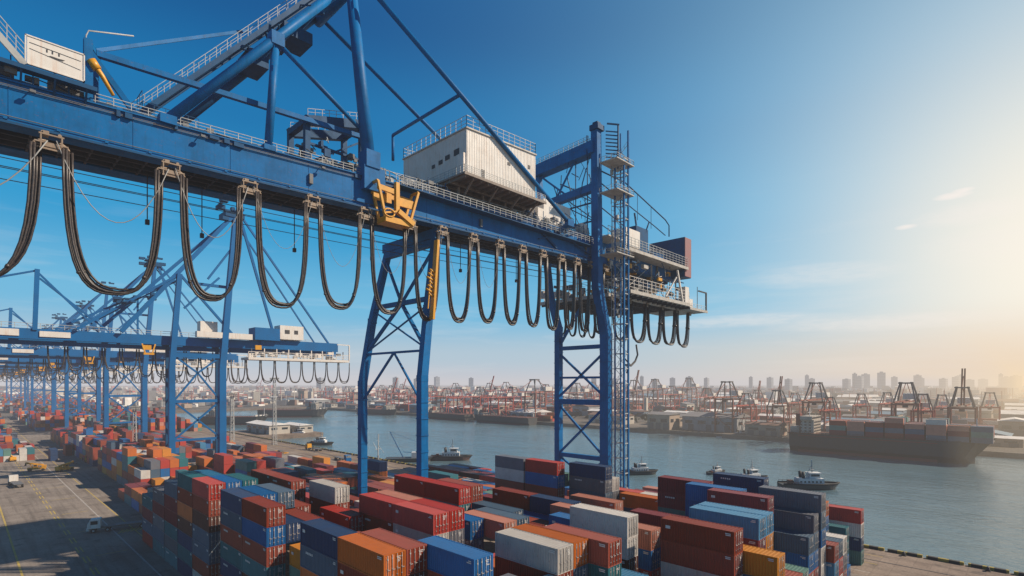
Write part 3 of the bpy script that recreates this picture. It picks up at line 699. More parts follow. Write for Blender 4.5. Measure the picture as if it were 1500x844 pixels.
def bar_mb(x):
    m = MB(); m.tube([(x,-.035,.1),(x,-.035,CH-.1)],.028,6)
    for z in (.45,1.1,CH-.5): m.box(x-.07,x+.07,-.045,.01,z,z+.09)
    m.box(x-.02,x+.28,-.07,-.045,1.0,1.06)
    return m
def decal_mb(v):
    m = MB(); rr = random.Random(v)
    for r_ in range(4): m.box(1.5,1.5+rr.uniform(.2,.5),-.006,.008,2.1-.15*r_,2.16-.15*r_)
    m.box(.35,.52,-.006,.008,1.98,2.15)
    for r_ in range(2): m.box(-.004,.012,.4,.4+rr.uniform(.4,.8),2.2-.17*r_,2.3-.17*r_)
    if v % 3 == 0: m.box(-.004,.014,CL-1.2,CL-.6,1.5,1.85)
    if v % 6 == 2:
        for k in range(5): m.box(-.004,.014,5.6+k*.36,5.83+k*.36,1.75,2.0)
    return m
def mesh_of(mb, name, mat):
    me = bpy.data.meshes.new(name); me.from_pydata(mb.v, [], mb.f); me.materials.append(mat)
    if any(mb.sm): me.polygons.foreach_set('use_smooth', mb.sm)
    me.update(); return me
_bb = container_body(); BODY = {k: mesh_of(_bb,'container_body',CM[k]) for k in COLS}
_d1, _d2 = door_mb(.14,1.215), door_mb(1.225,2.30)
DOORS = {k: (mesh_of(_d1,'container_door',CM[k]), mesh_of(_d2,'container_door',CM[k])) for k in COLS}
BARS = [mesh_of(bar_mb(x),'lock_bar',BARM) for x in (.42,.95,1.48,2.01)]
DECS = [mesh_of(decal_mb(v),'lettering',DECAL) for v in range(12)]
ONES = 'zero first second third fourth fifth sixth seventh eighth ninth tenth eleventh twelfth thirteenth fourteenth fifteenth sixteenth seventeenth eighteenth nineteenth twentieth'.split()
def ordw(n):
    if n <= 20: return ONES[n]
    t = {2:'twenty',3:'thirty',4:'forty',5:'fifty',6:'sixty'}[n//10]
    return (t[:-1]+'ieth') if n % 10 == 0 else t+'-'+ONES[n%10]
PX = 2.55; RX = lambda i: 27.5+PX*i
EX = [ # row, Y, tiers, colours from the top
 (0,43.1,7,['orange','rust red','brown']),(0,51.9,7,['navy blue','slate blue','orange','teal']),(0,70.4,7,['rust red','blue','rust red','teal','brown']),(0,79.2,7,['navy blue','slate blue','rust red','teal','navy blue']),
 (0,93.3,7,['bright red','rust red','brown','slate blue','slate blue','rust red']),(0,102.1,7,['teal','rust red','orange','brown','navy blue','teal']),(0,111,6,['slate blue','maroon','maroon','teal','grey','teal']),(0,120,5,['grey','maroon','grey','slate blue','teal']),
 (1,43.1,7,['rust red','brown']),(1,51.9,6,['slate blue','rust red']),(1,79.2,7,['blue','teal']),(1,93.3,7,['blue','teal']),(1,102.1,7,['sky blue','teal']),(1,70.4,6,['navy blue','rust red']),
 (2,36.2,7,['blue','rust red']),(2,51.9,6,['rust red','teal']),(2,79.2,7,['slate blue','teal']),(2,93.3,7,['teal','sea green']),
 (3,79.2,6,['rust red','orange']),(3,28,6,['grey','white']),(4,86.5,7,['rust red','rust red']),(4,95.2,7,['rust red','rust red']),(3,95.2,6,['white','teal']),(3,50,5,['teal','blue']),(4,50,5,['teal','navy blue']),
 (5,32.6,7,['white','rust red']),(5,52.1,7,['bright red','white']),(5,60.9,7,['bright red','rust red']),(5,76.7,7,['white','rust red']),(4,34,5,['slate blue','teal']),(4,25,6,['white','grey']),
 (6,32.6,7,['orange','slate blue']),(6,52.1,7,['bright red','grey']),(6,60.9,7,['salmon','rust red']),(7,30.2,7,['rust red','teal']),(7,60.9,6,['slate blue','teal']),
 (10,62.3,7,['bright red','teal','salmon']),(11,62.3,7,['rust red','slate blue']),(10,71.1,7,['bright red','rust red']),(11,34.3,7,['white','white','brown']),(11,53.5,6,['slate blue','grey']),(9,50,6,['salmon','grey']),(10,50,6,['slate blue','teal']),
 (12,22.6,7,['rust red','rust red','white']),(13,19,6,['amber','slate blue']),(13,34,6,['salmon','blue']),(12,40,6,['blue','navy blue']),(14,44,6,['salmon','rust red']),
 (15,22.7,7,['sky blue','maroon','grey']),(16,22.7,7,['sky blue','amber','rust red']),(16,33,6,['maroon','brown']),(20,25.9,7,['maroon','blue','amber','rust red']),
 (22,36.9,7,['maroon','maroon']),(23,21.1,7,['grey','slate blue','blue','white','white']),(22,21.4,6,['grey','slate blue','blue','rust red']),(21,21.4,5,['slate blue','blue','rust red']),(21,30.6,7,['blue','blue','navy blue']),
 (26,31.6,7,['navy blue','slate blue']),(31,25.5,5,['orange','blue','slate blue','orange','blue']),(33,23.4,3,['teal','teal','blue']),(35,22,4,['bright red','white','navy blue','sea green']),(36,23.5,3,['bright red','white','blue']),
 (22,67.9,7,['bright red','blue','rust red','teal']),(22,77.1,7,['grey','white','rust red','navy blue']),(23,67.9,6,['sea green','teal','orange']),(23,58.1,7,['navy blue','grey','slate blue']),(24,58.1,6,['white','grey']),
 (18,60,5,['white','grey']),(17,46,6,['salmon','rust red']),(18,46,5,['blue','navy blue']),(25,45,5,['white','grey'])]
stacks = []   # dict(row, x, y, n, cols, kind)
for (i, y, n, c) in EX: stacks.append(dict(i=i,x=RX(i),y=y,n=n,c=c,f=0))
rng = random.Random(11)
PAL = ['rust red']*9+['bright red']*5+['orange']*6+['navy blue']*3+['blue']*3+['teal']*3+['white']*2+['maroon']*3+['grey']*2+['slate blue']*2+['sky blue','sea green','amber','brown','salmon']
LEGS = [(62.2,84),(62.2,106),(122,82),(122,98.5)]
def free(x, y):
    for (lx, ly) in LEGS:
        if x < lx+2.4 and x+CW > lx-2.4 and y < ly+5.5 and y+CL > ly-5.5: return False
    for yc in (225,350):
        for lx in (54,71):
            if x < lx+2.6 and x+CW > lx-2.6 and y < yc+10 and y+CL > yc-5: return False
    return True
for i in range(0, 34):
    if i in (19, 28, 29): continue
    x = RX(i); mine = sorted([s for s in stacks if s['i'] == i], key=lambda s: s['y'])
    y = 12 if i > 2 else 36
    if i >= 30: y = 27
    top = 132
    while y < top:
        hit = [s for s in mine if s['y'] < y+CL+.15 and s['y']+CL+.15 > y]
        if hit: y = max(s['y'] for s in hit)+CL+.2; continue
        if (68 < y+CL and y < 76 and i in (8,9,13,14,19)) or rng.random() < .08: y += 4; continue
        if i == 0 and y < 93: y += 4; continue
        base = (5 if y < 75 else 4) if x < 75 else (4 if x < 95 else 3)
        n = base+rng.choice((-1,0,0,0,1))
        if x > 50 and y < 24: n = min(n,4)
        if x > 64 and y < 20: y += 4; continue
        if x > 96 and y < 40: n = min(n,2)
        if y > 60 and x > 80: n = min(n,3)
        if 7 < i < 19 and 78 < y: n = min(n, 4)
        if free(x, y): stacks.append(dict(i=i,x=x,y=y,n=n,c=[rng.choice(PAL) for _ in range(n)],f=1))
        y += CL+rng.choice((.2,.2,.35,1.2))
# the long yard beyond
far = []
def zone(x0, x1, y0, y1, hts, gaprow, seed, dens=.93, cross=9):
    """container field in tight blocks: rows run away beside the road, lanes between the blocks"""
    r = random.Random(seed); xs = []; x = x0; k = 0
    while x < x1:
        if k % gaprow == gaprow-1: x += 5.5
        else: xs.append((x, k//gaprow)); x += PX
        k += 1
    for x, bx_ in xs:
        y = y0; j = 0
        while y < y1:
            j += 1
            if j % cross == 0: y += 11; continue
            blk = random.Random(bx_*131+(j//cross)*17+seed); empty_ = blk.random() > dens; hb = blk.choice(hts); pal_ = [blk.choice(PAL) for _ in range(4)]
            if not empty_ and r.random() < .975 and free(x, y):
                n = max(1, hb+r.choice((0,0,0,0,-1,-1,1)))
                far.append((x,y,n,[r.choice(pal_) if r.random() < .45 else r.choice(PAL) for _ in range(n)]))
            y += 9.0
zone(33, 74, 142, 188, (2,3,3,4), 7, 1)
zone(38, 74, 192, 420, (2,3,3,4), 7, 21)
zone(76, 92, 142, 420, (1,1,2), 4, 11, .75)
zone(100, 108, 150, 420, (1,1,1), 9, 12, .3)
zone(38, 120, 425, 1000, (2,3,4), 9, 2, .9)
zone(38, 125, 1000, 1900, (2,3,4), 9, 3, .85)
zone(-75, 21, 318, 900, (1,2,2,3), 7, 4, .88, 8)
zone(-120, 24, 900, 1900, (2,3), 7, 5, .8)
for (x,y,n,c) in far: stacks.append(dict(i=None,x=x,y=y,n=n,c=c,f=2))
# which tiers are exposed
from collections import defaultdict
cell = defaultdict(list)
for s in stacks: cell[round(s['x']/PX)].append(s)
def height_at(x, y):
    h = 0; k = round(x/PX)
    for kk in (k-1,k,k+1):
        for s in cell[kk]:
            if s['x'] <= x <= s['x']+CW and s['y'] <= y <= s['y']+CL: h = max(h, s['n'])
    return h
cand = []
for s in stacks:
    x, y, n = s['x'], s['y'], s['n']
    pp = proj(x+1.2, y+4, CH*n)
    if pp is None or pp[0] < -160 or pp[0] > 1620: continue
    hl = min(height_at(x-1.2,y+1.5), height_at(x-1.2,y+CL-1.5), height_at(x-1.2,y+CL/2)); hf = height_at(x+1.2,y-1.2)
    for t in range(n):
        if t < n-1 and t < hl and t < hf: continue
        q = proj(x+1.2,y,CH*(t+1))
        if q is None or q[1] > 1050: continue
        # visibility against nearer stacks: look along the line to the camera
        vis = False
        for (ax, ay) in ((x+.1,y+.1),(x+CW,y-.05),(x-.05,y+CL-.5)):
            z = CH*(t+.9)+.1; D = math.hypot(ax, ay); ok = True
            for k in range(1, 22):
                f_ = k*1.6/D
                if f_ >= 1: break
                if height_at(ax*(1-f_), ay*(1-f_))*CH > z+(H_-z)*f_+.3: ok = False; break
            if ok: vis = True; break
        if not vis and s['f'] < 2 and t == n-1: vis = True
        if vis or s['f'] == 2:
            onscreen = (-40 < q[0] < 1560 and q[1] < 870)
            cand.append((q[2] if (vis and onscreen) else 9e9, s, t))
cand.sort(key=lambda a: a[0])
rows_y = defaultdict(list)
for s in stacks: rows_y[round(s['x'],2)].append(s['y'])
for v in rows_y.values(): v.sort()
row_x = sorted(rows_y)
N_IND = 300
stuffm = MB(); names = list(COLS)
def stuff_box(x, y, t, cn, L=CL):
    k = names.index(cn); z = t*CH; i0 = len(stuffm.v)
    stuffm.v += [(x,y,z),(x+CW,y,z),(x+CW,y+L,z),(x,y+L,z),(x,y,z+CH-.04),(x+CW,y,z+CH-.04),(x+CW,y+L,z+CH-.04),(x,y+L,z+CH-.04)]
    for q in ((4,5,6,7),(0,1,5,4),(1,2,6,5),(2,3,7,6),(3,0,4,7)):
        stuffm.f.append(tuple(i0+j for j in q)); stuffm.m.append(k); stuffm.sm.append(False)
TIER = ['on top of its stack','second from the top of its stack','third from the top of its stack','fourth from the top of its stack','fifth from the top of its stack','sixth from the top of its stack','seventh from the top']
cnt = 0
near_rows = sorted({round(s['x'],2) for d, s, t in cand[:N_IND]})
for d, s, t in cand:
    cn = s['c'][s['n']-1-t] if s['n']-1-t < len(s['c']) else names[(int(s['x']*7+s['y']*3)+t*5) % len(names)]
    if d < 9e8 and cnt < N_IND:
        o = link('shipping_container', BODY[cn], None, (s['x'], s['y']+.02*(t % 2), t*CH+.02))
        cnt += 1
        ri = near_rows.index(round(s['x'],2))+1; bi = rows_y[round(s['x'],2)].index(s['y'])+1
        tag(o, '%s container %s, %s row from the road, %s bay back' % (cn, ['topmost','second from top','third from top','fourth from top','fifth from top','sixth from top','seventh from top'][s['n']-1-t], ordw(ri), ordw(bi)), 'container', 'shipping containers stacked in the yard')
        o.rotation_euler.z = random.uniform(-.004,.004)
        for me in DOORS[cn]: link('door', me, o)
        if d < 125:
            for me in BARS: link('locking_bar', me, o)
        if cnt % 2 == 0 or d < 90: link('lettering', random.choice(DECS), o)
    else: stuff_box(s['x'], s['y'], t, cn)
print('containers', len(cand), 'individual', cnt)

# ================================================================== GROUND, WATER
def ground_mat(name, a, b_, c, sc=.05, rough=.85):
    m = bpy.data.materials.new(name); m.use_nodes = True; nt = m.node_tree; N = nt.nodes; L = nt.links; bs = N['Principled BSDF']
    geo = N.new('ShaderNodeNewGeometry')
    n1 = N.new('ShaderNodeTexNoise'); n1.inputs['Scale'].default_value = sc; n1.inputs['Detail'].default_value = 8; n1.inputs['Roughness'].default_value = .7
    L.new(geo.outputs['Position'], n1.inputs['Vector'])
    cr = N.new('ShaderNodeValToRGB'); cr.color_ramp.elements[0].position = .35; cr.color_ramp.elements[0].color = (*a,1); cr.color_ramp.elements[1].position = .68; cr.color_ramp.elements[1].color = (*c,1)
    e = cr.color_ramp.elements.new(.5); e.color = (*b_,1)
    L.new(n1.outputs['Fac'], cr.inputs['Fac'])
    mp = N.new('ShaderNodeMapping'); mp.inputs['Scale'].default_value = (.9,.035,1); L.new(geo.outputs['Position'], mp.inputs['Vector'])
    n2 = N.new('ShaderNodeTexNoise'); n2.inputs['Scale'].default_value = 1; n2.inputs['Detail'].default_value = 5; L.new(mp.outputs['Vector'], n2.inputs['Vector'])
    r2 = N.new('ShaderNodeMapRange'); r2.inputs['From Min'].default_value = .48; r2.inputs['From Max'].default_value = .72; r2.inputs['To Max'].default_value = .55; L.new(n2.outputs['Fac'], r2.inputs['Value'])
    mx = N.new('ShaderNodeMix'); mx.data_type = 'RGBA'; L.new(r2.outputs['Result'], mx.inputs['Factor']); L.new(cr.outputs['Color'], mx.inputs['A']); mx.inputs['B'].default_value = (a[0]*.55,a[1]*.55,a[2]*.55,1)
    v = N.new('ShaderNodeTexBrick'); v.inputs['Scale'].default_value = .1; v.inputs['Mortar Size'].default_value = .006; v.inputs['Color1'].default_value = (1,1,1,1); v.inputs['Color2'].default_value = (.86,.86,.86,1); v.inputs['Mortar'].default_value = (.72,.72,.72,1)
    L.new(geo.outputs['Position'], v.inputs['Vector'])
    m3 = N.new('ShaderNodeMix'); m3.data_type = 'RGBA'; m3.blend_type = 'MULTIPLY'; m3.inputs['Factor'].default_value = .8; L.new(mx.outputs['Result'], m3.inputs['A']); L.new(v.outputs['Color'], m3.inputs['B'])
    n5 = N.new('ShaderNodeTexNoise'); n5.inputs['Scale'].default_value = 2.5; n5.inputs['Detail'].default_value = 5; L.new(geo.outputs['Position'], n5.inputs['Vector'])
    m5 = N.new('ShaderNodeMix'); m5.data_type = 'RGBA'; m5.blend_type = 'OVERLAY'; m5.inputs['Factor'].default_value = .45; L.new(m3.outputs['Result'], m5.inputs['A']); L.new(n5.outputs['Fac'], m5.inputs['B'])
    n6 = N.new('ShaderNodeTexNoise'); n6.inputs['Scale'].default_value = .28; n6.inputs['Detail'].default_value = 3; L.new(geo.outputs['Position'], n6.inputs['Vector'])
    r6 = N.new('ShaderNodeMapRange'); r6.inputs['From Min'].default_value = .60; r6.inputs['From Max'].default_value = .68; r6.inputs['To Max'].default_value = .5; L.new(n6.outputs['Fac'], r6.inputs['Value'])
    m6 = N.new('ShaderNodeMix'); m6.data_type = 'RGBA'; L.new(r6.outputs['Result'], m6.inputs['Factor']); L.new(m5.outputs['Result'], m6.inputs['A']); m6.inputs['B'].default_value = (.05,.045,.04,1)
    L.new(m6.outputs['Result'], bs.inputs['Base Color']); bs.inputs['Roughness'].default_value = rough
    bs.inputs['Specular IOR Level'].default_value = .2
    return m
ASPH = ground_mat('asphalt', (.15,.125,.105), (.21,.18,.155), (.27,.235,.20))
CONC = ground_mat('quay_concrete', (.14,.105,.085), (.20,.155,.125), (.26,.21,.17), .08)
LAND = ground_mat('far_land', (.05,.05,.045), (.12,.105,.09), (.22,.19,.165), .012)
def sheet(name, pts, z, mat, kind='structure'):
    m = MB(); m.poly([(x,y,z) for x,y in pts]); o = m.build(name, mat); tag(o, kind=kind); return o
FARN = 9000
sheet('ground', [(-9000,-400),(131,-400),(131,760),(-9000,760)], 0, ASPH)
sheet('quay_apron', [(111,-200),(130.2,-200),(130.2,758),(111,758)], .004, CONC)
sheet('far_land', [(358,-9000),(14000,-9000),(14000,760),(358,760)], .0, LAND)
sheet('inland_ground', [(-9000,760),(14000,760),(14000,16000),(-9000,16000)], 0, LAND)
m = MB()
m.poly([(131,-400,0),(131,760,0),(131,760,-8),(131,-400,-8)][::-1]); m.poly([(358,-9000,0),(358,760,0),(358,760,-8),(358,-9000,-8)]); m.poly([(131,760,0),(358,760,0),(358,760,-8),(131,760,-8)])
tag(m.build('quay_wall', CONC), kind='structure')
W = bpy.data.materials.new('water'); W.use_nodes = True; nt = W.node_tree; N = nt.nodes; L = nt.links; bs = N['Principled BSDF']
bs.inputs['Base Color'].default_value = (.085,.145,.175,1); bs.inputs['Roughness'].default_value = .10; bs.inputs['IOR'].default_value = 1.333; bs.inputs['Specular IOR Level'].default_value = .5
geo = N.new('ShaderNodeNewGeometry')
hts = []
for sc, rot, st in ((.22,.5,.6),(.85,1.1,.35),(.05,.3,1.3)):
    mp = N.new('ShaderNodeMapping'); mp.inputs['Scale'].default_value = (sc, sc*.45, sc); mp.inputs['Rotation'].default_value = (0,0,rot); L.new(geo.outputs['Position'], mp.inputs['Vector'])
    n = N.new('ShaderNodeTexNoise'); n.inputs['Scale'].default_value = 1; n.inputs['Detail'].default_value = 5; n.inputs['Roughness'].default_value = .55; L.new(mp.outputs['Vector'], n.inputs['Vector'])
    mm = N.new('ShaderNodeMath'); mm.operation = 'MULTIPLY'; mm.inputs[1].default_value = st; L.new(n.outputs['Fac'], mm.inputs[0]); hts.append(mm)
a1 = N.new('ShaderNodeMath'); L.new(hts[0].outputs[0], a1.inputs[0]); L.new(hts[1].outputs[0], a1.inputs[1])
a2 = N.new('ShaderNodeMath'); L.new(a1.outputs[0], a2.inputs[0]); L.new(hts[2].outputs[0], a2.inputs[1])
bp = N.new('ShaderNodeBump'); bp.inputs['Strength'].default_value = .6; bp.inputs['Distance'].default_value = 1.1; L.new(a2.outputs[0], bp.inputs['Height']); L.new(bp.outputs['Normal'], bs.inputs['Normal'])
n = N.new('ShaderNodeTexNoise'); n.inputs['Scale'].default_value = .012; n.inputs['Detail'].default_value = 4; L.new(geo.outputs['Position'], n.inputs['Vector'])
mr = N.new('ShaderNodeMapRange'); mr.inputs['From Min'].default_value = .35; mr.inputs['From Max'].default_value = .65; mr.inputs['To Min'].default_value = .06; mr.inputs['To Max'].default_value = .26; L.new(n.outputs['Fac'], mr.inputs['Value']); L.new(mr.outputs['Result'], bs.inputs['Roughness'])
sheet('water', [(131.01,-9000),(357.99,-9000),(357.99,759.9),(131.01,759.9)], -2.6, W)
# painted lines
LY = paint('line_yellow', (.50,.36,.06), .8, dirt=.8, dscale=1.2, dcol=(.14,.12,.10)); LW = paint('line_white', (.42,.40,.37), .8, dirt=.8, dscale=1.2, dcol=(.14,.12,.10))
for x, w, dash, mt in ((7.6,.32,0,LY),(16.6,.25,5,LY),(17.3,.25,5,LY),(24.6,.28,0,LW),(-3,.3,0,LW),(28.2,.25,0,LY),(113.5,.25,0,LW),(119.6,.2,0,LY),(125.4,.18,0,LY)):
    m = MB(); y = 20
    y1 = 700
    if dash:
        while y < y1: m.poly([(x,y,.009),(x+w,y,.009),(x+w,y+dash,.009),(x,y+dash,.009)]); y += dash*1.8
    else: m.poly([(x,y,.009),(x+w,y,.009),(x+w,y1,.009),(x,y1,.009)])
    tag(m.build('road_marking', mt), kind='structure')
m = MB()
for y in range(60, 420, 24):
    m.poly([(18.5,y,.009),(24,y,.009),(24,y+.25,.009),(18.5,y+.25,.009)])
for y in (148,):
    for k in range(7): m.poly([(24.8+k*.8,y,.012),(25.2+k*.8,y,.012),(26.8+k*.8,y+3,.012),(26.4+k*.8,y+3,.012)])
tag(m.build('road_marking', LY), kind='structure')
# crane rails in the apron
m = MB()
for x in (121.9,62.1):
    m.box(x,x+.1,-100 if x > 100 else 74,740,.012,.07)
tag(m.build('crane_rail_surface', GREY), kind='structure')
# kerb with yellow and black lengths, rubber fenders and bollards
KM = bpy.data.materials.new('kerb_stripes'); KM.use_nodes = True; nt = KM.node_tree; N = nt.nodes; L = nt.links; bs = N['Principled BSDF']; bs.inputs['Roughness'].default_value = .8
geo = N.new('ShaderNodeNewGeometry'); sx = N.new('ShaderNodeSeparateXYZ'); L.new(geo.outputs['Position'], sx.inputs[0])
mo = N.new('ShaderNodeMath'); mo.operation = 'PINGPONG'; mo.inputs[1].default_value = 1.6; L.new(sx.outputs['Y'], mo.inputs[0])
gtn = N.new('ShaderNodeMath'); gtn.operation = 'GREATER_THAN'; gtn.inputs[1].default_value = .8; L.new(mo.outputs[0], gtn.inputs[0])
mx = N.new('ShaderNodeMix'); mx.data_type = 'RGBA'; mx.inputs['A'].default_value = (.03,.028,.025,1); mx.inputs['B'].default_value = (.24,.19,.035,1); L.new(gtn.outputs[0], mx.inputs['Factor']); L.new(mx.outputs['Result'], bs.inputs['Base Color'])
m = MB()
y = -60
while y < 420: m.box(130.2,130.9,y,y+5.6,0,.55); y += 6.2
tag(m.build('kerb', KM), kind='structure')
bm0 = None
for k in range(40):
    y = -20+12.4*k
    if bm0 is None:
        m = MB(); m.tube([(0,0,0),(0,0,.55)],.3,10,r2=.24); m.tube([(-.42,0,.62),(.42,0,.62)],.2,10); m.box(-.4,.4,-.4,.4,0,.08)
        bm0 = mesh_of(m,'bollard',DARK)
        m = MB(); m.tube([(0,0,0),(0,0,-2.2)],.55,12)
        fn0 = mesh_of(m,'dock_fender',TYRE)
    if k < 34:
        b = link('mooring_bollard', bm0, None, (129.4,y,0)); tag(b,'black iron mooring bollard along the wharf edge','bollard','mooring bollards along the wharf edge')
        b = link('dock_fender', fn0, None, (131.6,y+5,-.1)); tag(b,'black rubber fender hanging on the wharf wall','fender','rubber fenders on the wharf wall')

# ================================================================== VEHICLES
def truck(loc, rz, label, cab=WHITE, load=None):
    r = empty('terminal_truck', loc, rz); tag(r, label, 'truck', 'yard vehicles on the road')
    def Pm(m, n, mat): o = m.build(n, mat, r); return o
    m = MB(); m.box(-.5,.5,-7.5,4.6,.85,1.15); m.box(-1.2,1.2,-7.6,-.2,1.15,1.3)
    for y in (-7.2,-4,-.6): m.box(-1.22,1.22,y,y+.3,1.0,1.32)
    Pm(m,'chassis',GREY)
    m = MB(); m.prism([(-1.15,2.5,1.0),(-1.15,4.9,1.0),(-1.15,4.95,1.9),(-1.15,4.4,3.0),(-1.15,2.5,3.05)],(2.3,0,0)); m.box(-1.2,1.2,4.6,5.1,.55,1.1); cb_ = Pm(m,'cab',cab)
    m = MB(); m.poly([(-1,4.96,1.95),(1,4.96,1.95),(.9,4.46,2.9),(-.9,4.46,2.9)]); m.box(-1.17,-1.155,3,4.3,1.9,2.7); m.box(1.155,1.17,3,4.3,1.9,2.7); m.build('windscreen',GLASS,cb_)
    for y in (-6.6,-5.3,1.2,3.8):
        for x in (-1.05,1.05):
            m = MB(); m.tube([(x-.18,y,.5),(x+.18,y,.5)],.5,14); w = Pm(m,'wheel',TYRE)
            m = MB(); m.tube([(x-.19,y,.5),(x+.19,y,.5)],.24,10); m.build('rim',RAIL,w)
    return r
def lift_truck(loc, rz, label):
    r = empty('reach_stacker', loc, rz); r.scale = (.72,.72,.72); tag(r, label, 'lift truck', 'yard vehicles on the road')
    m = MB(); m.box(-1.6,1.6,-4.2,3.2,.9,2.0); m.box(-1.5,1.5,-4.4,-2.6,1.4,2.9); m.build('chassis',YEL,r)
    m = MB(); m.prism([(-.7,-.9,2.0),(-.7,.9,2.0),(-.7,.7,3.7),(-.7,-.8,3.7)],(1.4,0,0)); cb_ = m.build('cab',YEL,r)
    m = MB(); m.box(-.72,-.704,-.6,.6,2.5,3.4); m.box(.704,.72,-.6,.6,2.5,3.4); m.box(-.6,.6,.78,.86,2.4,3.2); m.build('window',GLASS,cb_)
    m = MB(); m.bar((0,-3.4,3.0),(0,4.0,4.6),.8,.8); m.bar((0,1.2,2.0),(0,2.4,4.0),.35); m.build('boom',YEL,r)
    m = MB(); m.box(-2.6,2.6,3.7,4.3,3.3,3.6); m.bar((0,4.0,3.5),(0,4.0,4.6),.5); m.build('lifting_beam',DARK,r)
    for (x,y,rr) in ((-1.5,2.2,.85),(1.5,2.2,.85),(-1.4,-3.2,.7),(1.4,-3.2,.7)):
        m = MB(); m.tube([(x-.35,y,rr),(x+.35,y,rr)],rr,14); m.build('wheel',TYRE,r)
    return r
def G(px, py): p = onZ(px,py,0); return (p.x,p.y,0)
truck(G(168,776),R(74),'pale terminal truck with empty trailer on the road by the yellow line')
truck(G(22,711),R(4),'white terminal truck driving down the road past the low stacks')
truck(G(218,716),R(2),'terminal truck halted beside the orange container stack',BLUE)
truck(G(128,676),R(178),'small terminal truck deep in the aisle between container fields',YEL)
lift_truck(G(52,690),R(80),'yellow reach stacker working at the front of the low container field')
lift_truck(G(14,676),R(20),'yellow reach stacker behind the white terminal truck')
lift_truck(G(96,690),R(-60),'yellow reach stacker at the mouth of the aisle')
for (px, py, cn, L_) in ((74,676,'navy blue',1),(96,668,'rust red',1),(40,668,'bright red',1)):
    p = G(px,py)
    for t in range(2): stuff_box(p[0],p[1],t,cn)

rs_ = random.Random(8)
for k,(x,y) in enumerate(((106,170),(108,196),(105,232),(109,262),(107,300),(110,338))):
    r = empty('spare_lifting_frame', (x,y,0), R(rs_.uniform(-8,8))); tag(r, 'spare steel lifting frame on the apron, %s along from the crane leg'%ordw(k+1), 'lifting frame', 'spare lifting frames on the apron')
    m = MB()
    for yy in (-1.0,1.0): m.box(-.15,.15,-.15,.15,.2,.5); m.bar((yy,-5.5,.55),(yy,5.5,.55),.3)
    for yy in (-5.5,0,5.5): m.bar((-1.2,yy,.55),(1.2,yy,.55),.35)
    m.build('frame', YEL if k%2 else REDOX, r)
    m = MB(); m.box(-.8,.8,-1.2,1.2,.75,1.4); m.build('head_block', GREY, r)
# light masts
def mast(loc, h, label):
    r = empty('light_mast', loc); tag(r, label, 'light mast', 'tall light masts in the yard')
    m = MB()
    for sx, sy in ((-1,-1),(1,-1),(1,1),(-1,1)): m.bar((sx*1.0,sy*1.0,0),(sx*.5,sy*.5,h),.2)
    n = int(h/2.4)
    for i in range(n):
        z0, z1 = i*h/n, (i+1)*h/n; w0 = 1-.5*z0/h; w1 = 1-.5*z1/h
        m.bar((-w0,-w0,z0),(w1,-w1,z1),.09); m.bar((w0,-w0,z0),(w1,w1,z1),.09); m.bar((w0,w0,z0),(-w1,w1,z1),.09); m.bar((-w0,w0,z0),(-w1,-w1,z1),.09); m.bar((-w0,-w0,z0),(w0,-w0,z0),.09)
    m.build('pole', RAIL, r)
    m = MB(); m.box(-1.8,1.8,-1.8,1.8,h,h+.3); m.rail((-1.8,-1.8,h+.3),(1.8,-1.8,h+.3),1); m.rail((-1.8,1.8,h+.3),(1.8,1.8,h+.3),1); m.build('lamp_platform', DECKW, r)
    m = MB()
    for sx in (-1.4,-.5,.5,1.4):
        for sy in (-2,2): m.cbox((sx,sy,h+.8),(.6,.3,.6))
    m.build('lamp_head', GREY, r)
truck((121,150,0),R(3),'white terminal truck parked on the apron beside the seaward crane rail')
truck((117,215,0),R(176),'blue terminal truck driving along the apron past the light mast',BLUE)
truck((125,262,0),R(4),'yellow terminal truck near the wharf kerb by the work boats',YEL)
truck((116,40,0),R(2),'white terminal truck hidden close behind the end container stack')
p = onZ(402,652,0); mast(p,36,'lattice light mast on the apron behind the red container rows')
p = onZ(340,662,0); mast(p,28,'lattice light mast with platform beside the blue crane leg')
p = onZ(197,668,0); mast(p,22,'short light mast among the low container stacks')

# ================================================================== SHIPS AND BOATS
def hull(m, L, W_, D, bow=.22, z0=0, k=0, flare=1.0, n=14, kb=None):
    """hull along +x (bow at +L/2)"""
    secs = []
    for i in range(n+1):
        t = i/n; x = -L/2+L*t
        w = W_/2
        if t > 1-bow: u = (t-(1-bow))/bow; w = W_/2*(1-u**2.2)+.02
        if t < .1: w *= .8+2*t
        sh = D*(1+.25*max(0,(t-.75)/.25)**1.5)
        secs.append((x,w,sh))
    i0 = len(m.v)
    for x, w, sh in secs:
        xb = x+(0 if x < L*.3 else (-.75*D*((x/L-.3)/.2)))
        for (yy, zz) in ((-w,sh),(-w*.93,D*.28),(-w*.55,-1.5),(w*.55,-1.5),(w*.93,D*.28),(w,sh)):
            f_ = 1 if zz > D*.5 else 0
            m.v.append(((x if f_ else xb),yy,zz+z0))
    for i in range(n):
        for j in range(5):
            a = i0+i*6+j; m.f.append((a,a+6,a+7,a+1)); m.m.append((kb if (kb is not None and j in (1,2,3)) else k)); m.sm.append(False)
        a = i0+i*6; m.f.append((a,a+5,a+11,a+6)); m.m.append(k); m.sm.append(False)
    m.f.append(tuple(i0+j for j in range(6))[::-1]); m.m.append(k); m.sm.append(False)
